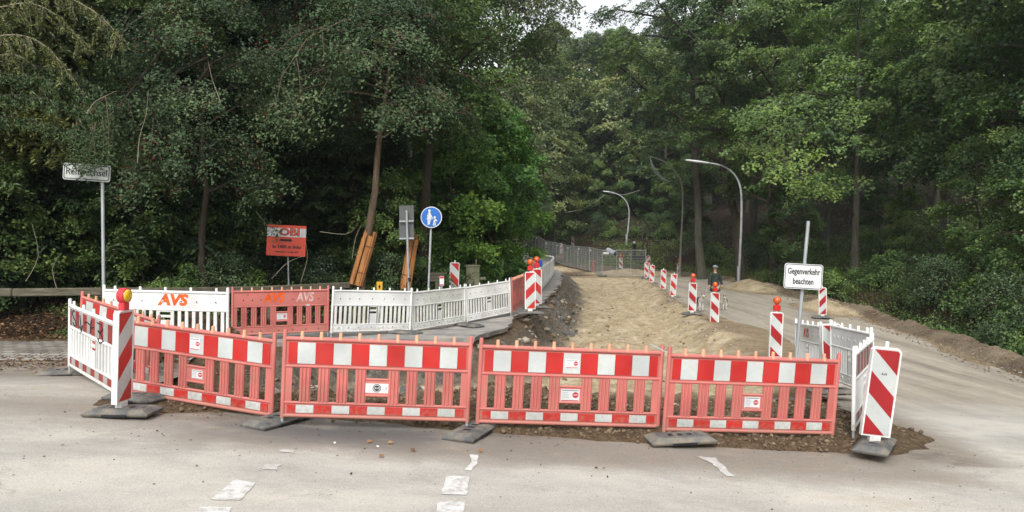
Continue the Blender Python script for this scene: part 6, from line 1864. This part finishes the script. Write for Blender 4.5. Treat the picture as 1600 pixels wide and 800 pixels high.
# larger lumps of broken concrete in the pit: things one can count
def lump(px, py, D, s, mat, label, seed, flat_=.5):
    r = np.random.default_rng(seed); m = MB(); m.sphere((0, 0, 0), 1, 9, 6)
    m.v = [tuple(np.array(v)*(1+.22*math.sin(v[0]*5+seed)+.15*math.cos(v[1]*7+seed*2))*np.array([s, s*.8, s*flat_])) for v in m.v]
    m.sm = [False]*len(m.sm)
    o = m.build('rubble_lump', M[mat]); g_ = G(px, D); o.location = g_+Vector((0, 0, s*flat_*.35)); o.rotation_euler = (r.uniform(-.3, .3), r.uniform(-.3, .3), r.uniform(0, 6))
    return tag(o, label, 'rubble', 'lumps of rubble in the excavation')
for a in [(428, 0, 10.6, .22, 'stone', 'pale broken concrete lump seen between the two left front panels', 1), (432, 0, 10.0, .14, 'darkstone', 'black asphalt lump between the two left front panels', 2), (480, 0, 11.6, .2, 'stone', 'pale lump seen through the upper slats of the octagon panel', 3), (640, 0, 14.2, .2, 'darkstone', 'dark slab piece under the pavement edge', 4), (665, 0, 14.5, .16, 'stone', 'pale stone by the pavement edge above the octagon panel', 5), (745, 0, 14.0, .14, 'stone', 'pale stone left of the soil slope', 6), (885, 0, 11.5, .2, 'stone', 'pale lump behind the stickered middle panel', 7), (1050, 0, 10.6, .16, 'stone', 'pale lump behind the left slats of the right front panel', 8), (955, 0, 18.5, .28, 'darkstone', 'dark broken lump in the middle of the sand', 9), (905, 0, 21, .22, 'stone', 'stone at the foot of the rubble slope', 10), (890, 0, 24, .24, 'darkstone', 'dark rubble lump near the pavement edge', 11)]:
    lump(a[0], 0, a[2], a[3], a[4], a[5], a[6])
# autumn leaves in front
x, y, z, P, r = scatter(220, (-8, 5), (5.4, 8.5), lambda x, y, P, r: r.uniform(size=len(x)) < .05+.75*(x < 1)*(x > -5)*np.exp(-((y-7.5)/.8)**2), 121)
z = zsmooth(x, y)+.004+fbm(x, y, 2.5, 3, 41)*.012
leafstuff('autumn_leaves', x, y, z, r, .032, 'litter', .008, .3, tcent=.35, label='small dry leaves scattered on the asphalt in front')
for px, py, c_ in ((577, 693, 'autumn'), (610, 695, 'autumn'), (523, 695, 'sign_white'), (751, 708, 'autumn'), (590, 701, 'sign_white'), (645, 707, 'litter'), (596, 716, 'litter')):
    p = on_road(px, py); V, Q = leaf_arrays(np.array([[0, 0, .012]]), np.array([[.2, -.3, 1]]), np.array([.075 if c_ != 'sign_white' else .04]), np.random.default_rng(px), .7)
    me = np_mesh('fallen_leaf', V, Q); a = me.attributes.new('tint', 'FLOAT', 'FACE'); a.data.foreach_set('value', np.array([.6], np.float32)); me.materials.append(M[c_])
    o = bpy.data.objects.new('fallen_leaf' if c_ != 'sign_white' else 'paper_scrap', me); COL.objects.link(o); o.location = p
    lb = {577: 'orange leaf on the asphalt below the octagon sticker panel', 610: 'second orange leaf right of the first under the octagon panel', 523: 'small white scrap on the asphalt at left', 751: 'yellow-brown leaf beside the worn white dash', 590: 'white scrap between two orange leaves', 645: 'dark dry leaf alone on the asphalt', 596: 'small brown leaf below the white scrap'}[px]
    tag(o, lb, 'leaf' if c_ != 'sign_white' else 'paper scrap')
x, y, z, P, r = scatter(5000, (-12, -5), (10.2, 12.3), lambda x, y, P, r: r.uniform(size=len(x)) < np.exp(-((y-11.5)/.5)**2), 122)
leafstuff('path_leaves', x, y, z, r, .05, 'litter', .02, .3, tcent=.4, label='dry leaves gathered along the edge of the block path')
# remove prototypes nobody placed
for p_ in list(bpy.data.objects):
    if p_.parent is None and p_.type == 'EMPTY' and 'category' not in p_:
        for c in list(p_.children_recursive): bpy.data.objects.remove(c)
        bpy.data.objects.remove(p_)
# ------------------------------------------------------------------ daylight
EL, AZ = R(42), R(190)      # sun height and compass direction (from behind the camera, a little to the right)
w = bpy.data.worlds.new('World'); SC.world = w; w.use_nodes = True
nt = w.node_tree; bg = nt.nodes['Background']
sky = nt.nodes.new('ShaderNodeTexSky'); sky.sky_type = 'NISHITA'; sky.sun_disc = False
sky.sun_elevation = EL; sky.sun_rotation = AZ; sky.dust_density = 4.0; sky.air_density = 1.0; sky.ozone_density = 1.0
hs = nt.nodes.new('ShaderNodeHueSaturation'); hs.inputs['Saturation'].default_value = .35
nt.links.new(sky.outputs[0], hs.inputs['Color'])
# thin white overcast over the clear-sky model
cn = noise(nt, 2.2, 5, .6, coord='Generated')
cloud = ramp(nt, cn, [(.3, (3.6, 3.75, 3.9)), (.7, (5.0, 5.0, 5.0))])
wm = mix(nt, .7, hs.outputs[0], cloud)
nt.links.new(wm, bg.inputs['Color'])
bg.inputs['Strength'].default_value = .15
sl = bpy.data.lights.new('sun', 'SUN'); sl.energy = 1.5; sl.angle = R(22); sl.color = (1, .96, .9)
so = bpy.data.objects.new('sun', sl); COL.objects.link(so)
sd = Vector((math.sin(AZ)*math.cos(EL), math.cos(AZ)*math.cos(EL), math.sin(EL)))
so.rotation_euler = sd.to_track_quat('Z', 'Y').to_euler()
so.location = sd*50
SC.view_settings.view_transform = 'Standard'; SC.view_settings.look = 'None'; SC.view_settings.gamma = 1
SC.view_settings.use_curve_mapping = False
SC.view_settings.exposure = 0.92
# air: light haze between the near barriers and the far trees
hz_ = MB(); hz_.box(-500, 500, -70, 500, -8, 75)
hm_ = bpy.data.materials.new('haze'); hm_.use_nodes = True; hn = hm_.node_tree; hn.nodes.clear()
ho = hn.nodes.new('ShaderNodeOutputMaterial'); pv = hn.nodes.new('ShaderNodeVolumePrincipled')
pv.inputs['Color'].default_value = (.86, .92, 1, 1); pv.inputs['Density'].default_value = .00045; pv.inputs['Anisotropy'].default_value = .3
hn.links.new(pv.outputs[0], ho.inputs['Volume'])
hob = hz_.build('haze', hm_); hob['kind'] = 'stuff'; hob['label'] = 'thin pale haze in the air between the trees'
c = SC.cycles
c.volume_step_rate = 5; c.volume_max_steps = 64
c.max_bounces = 5; c.diffuse_bounces = 3; c.glossy_bounces = 2; c.transmission_bounces = 3; c.volume_bounces = 0; c.transparent_max_bounces = 4
c.use_denoising = True
c.caustics_reflective = False; c.caustics_refractive = False
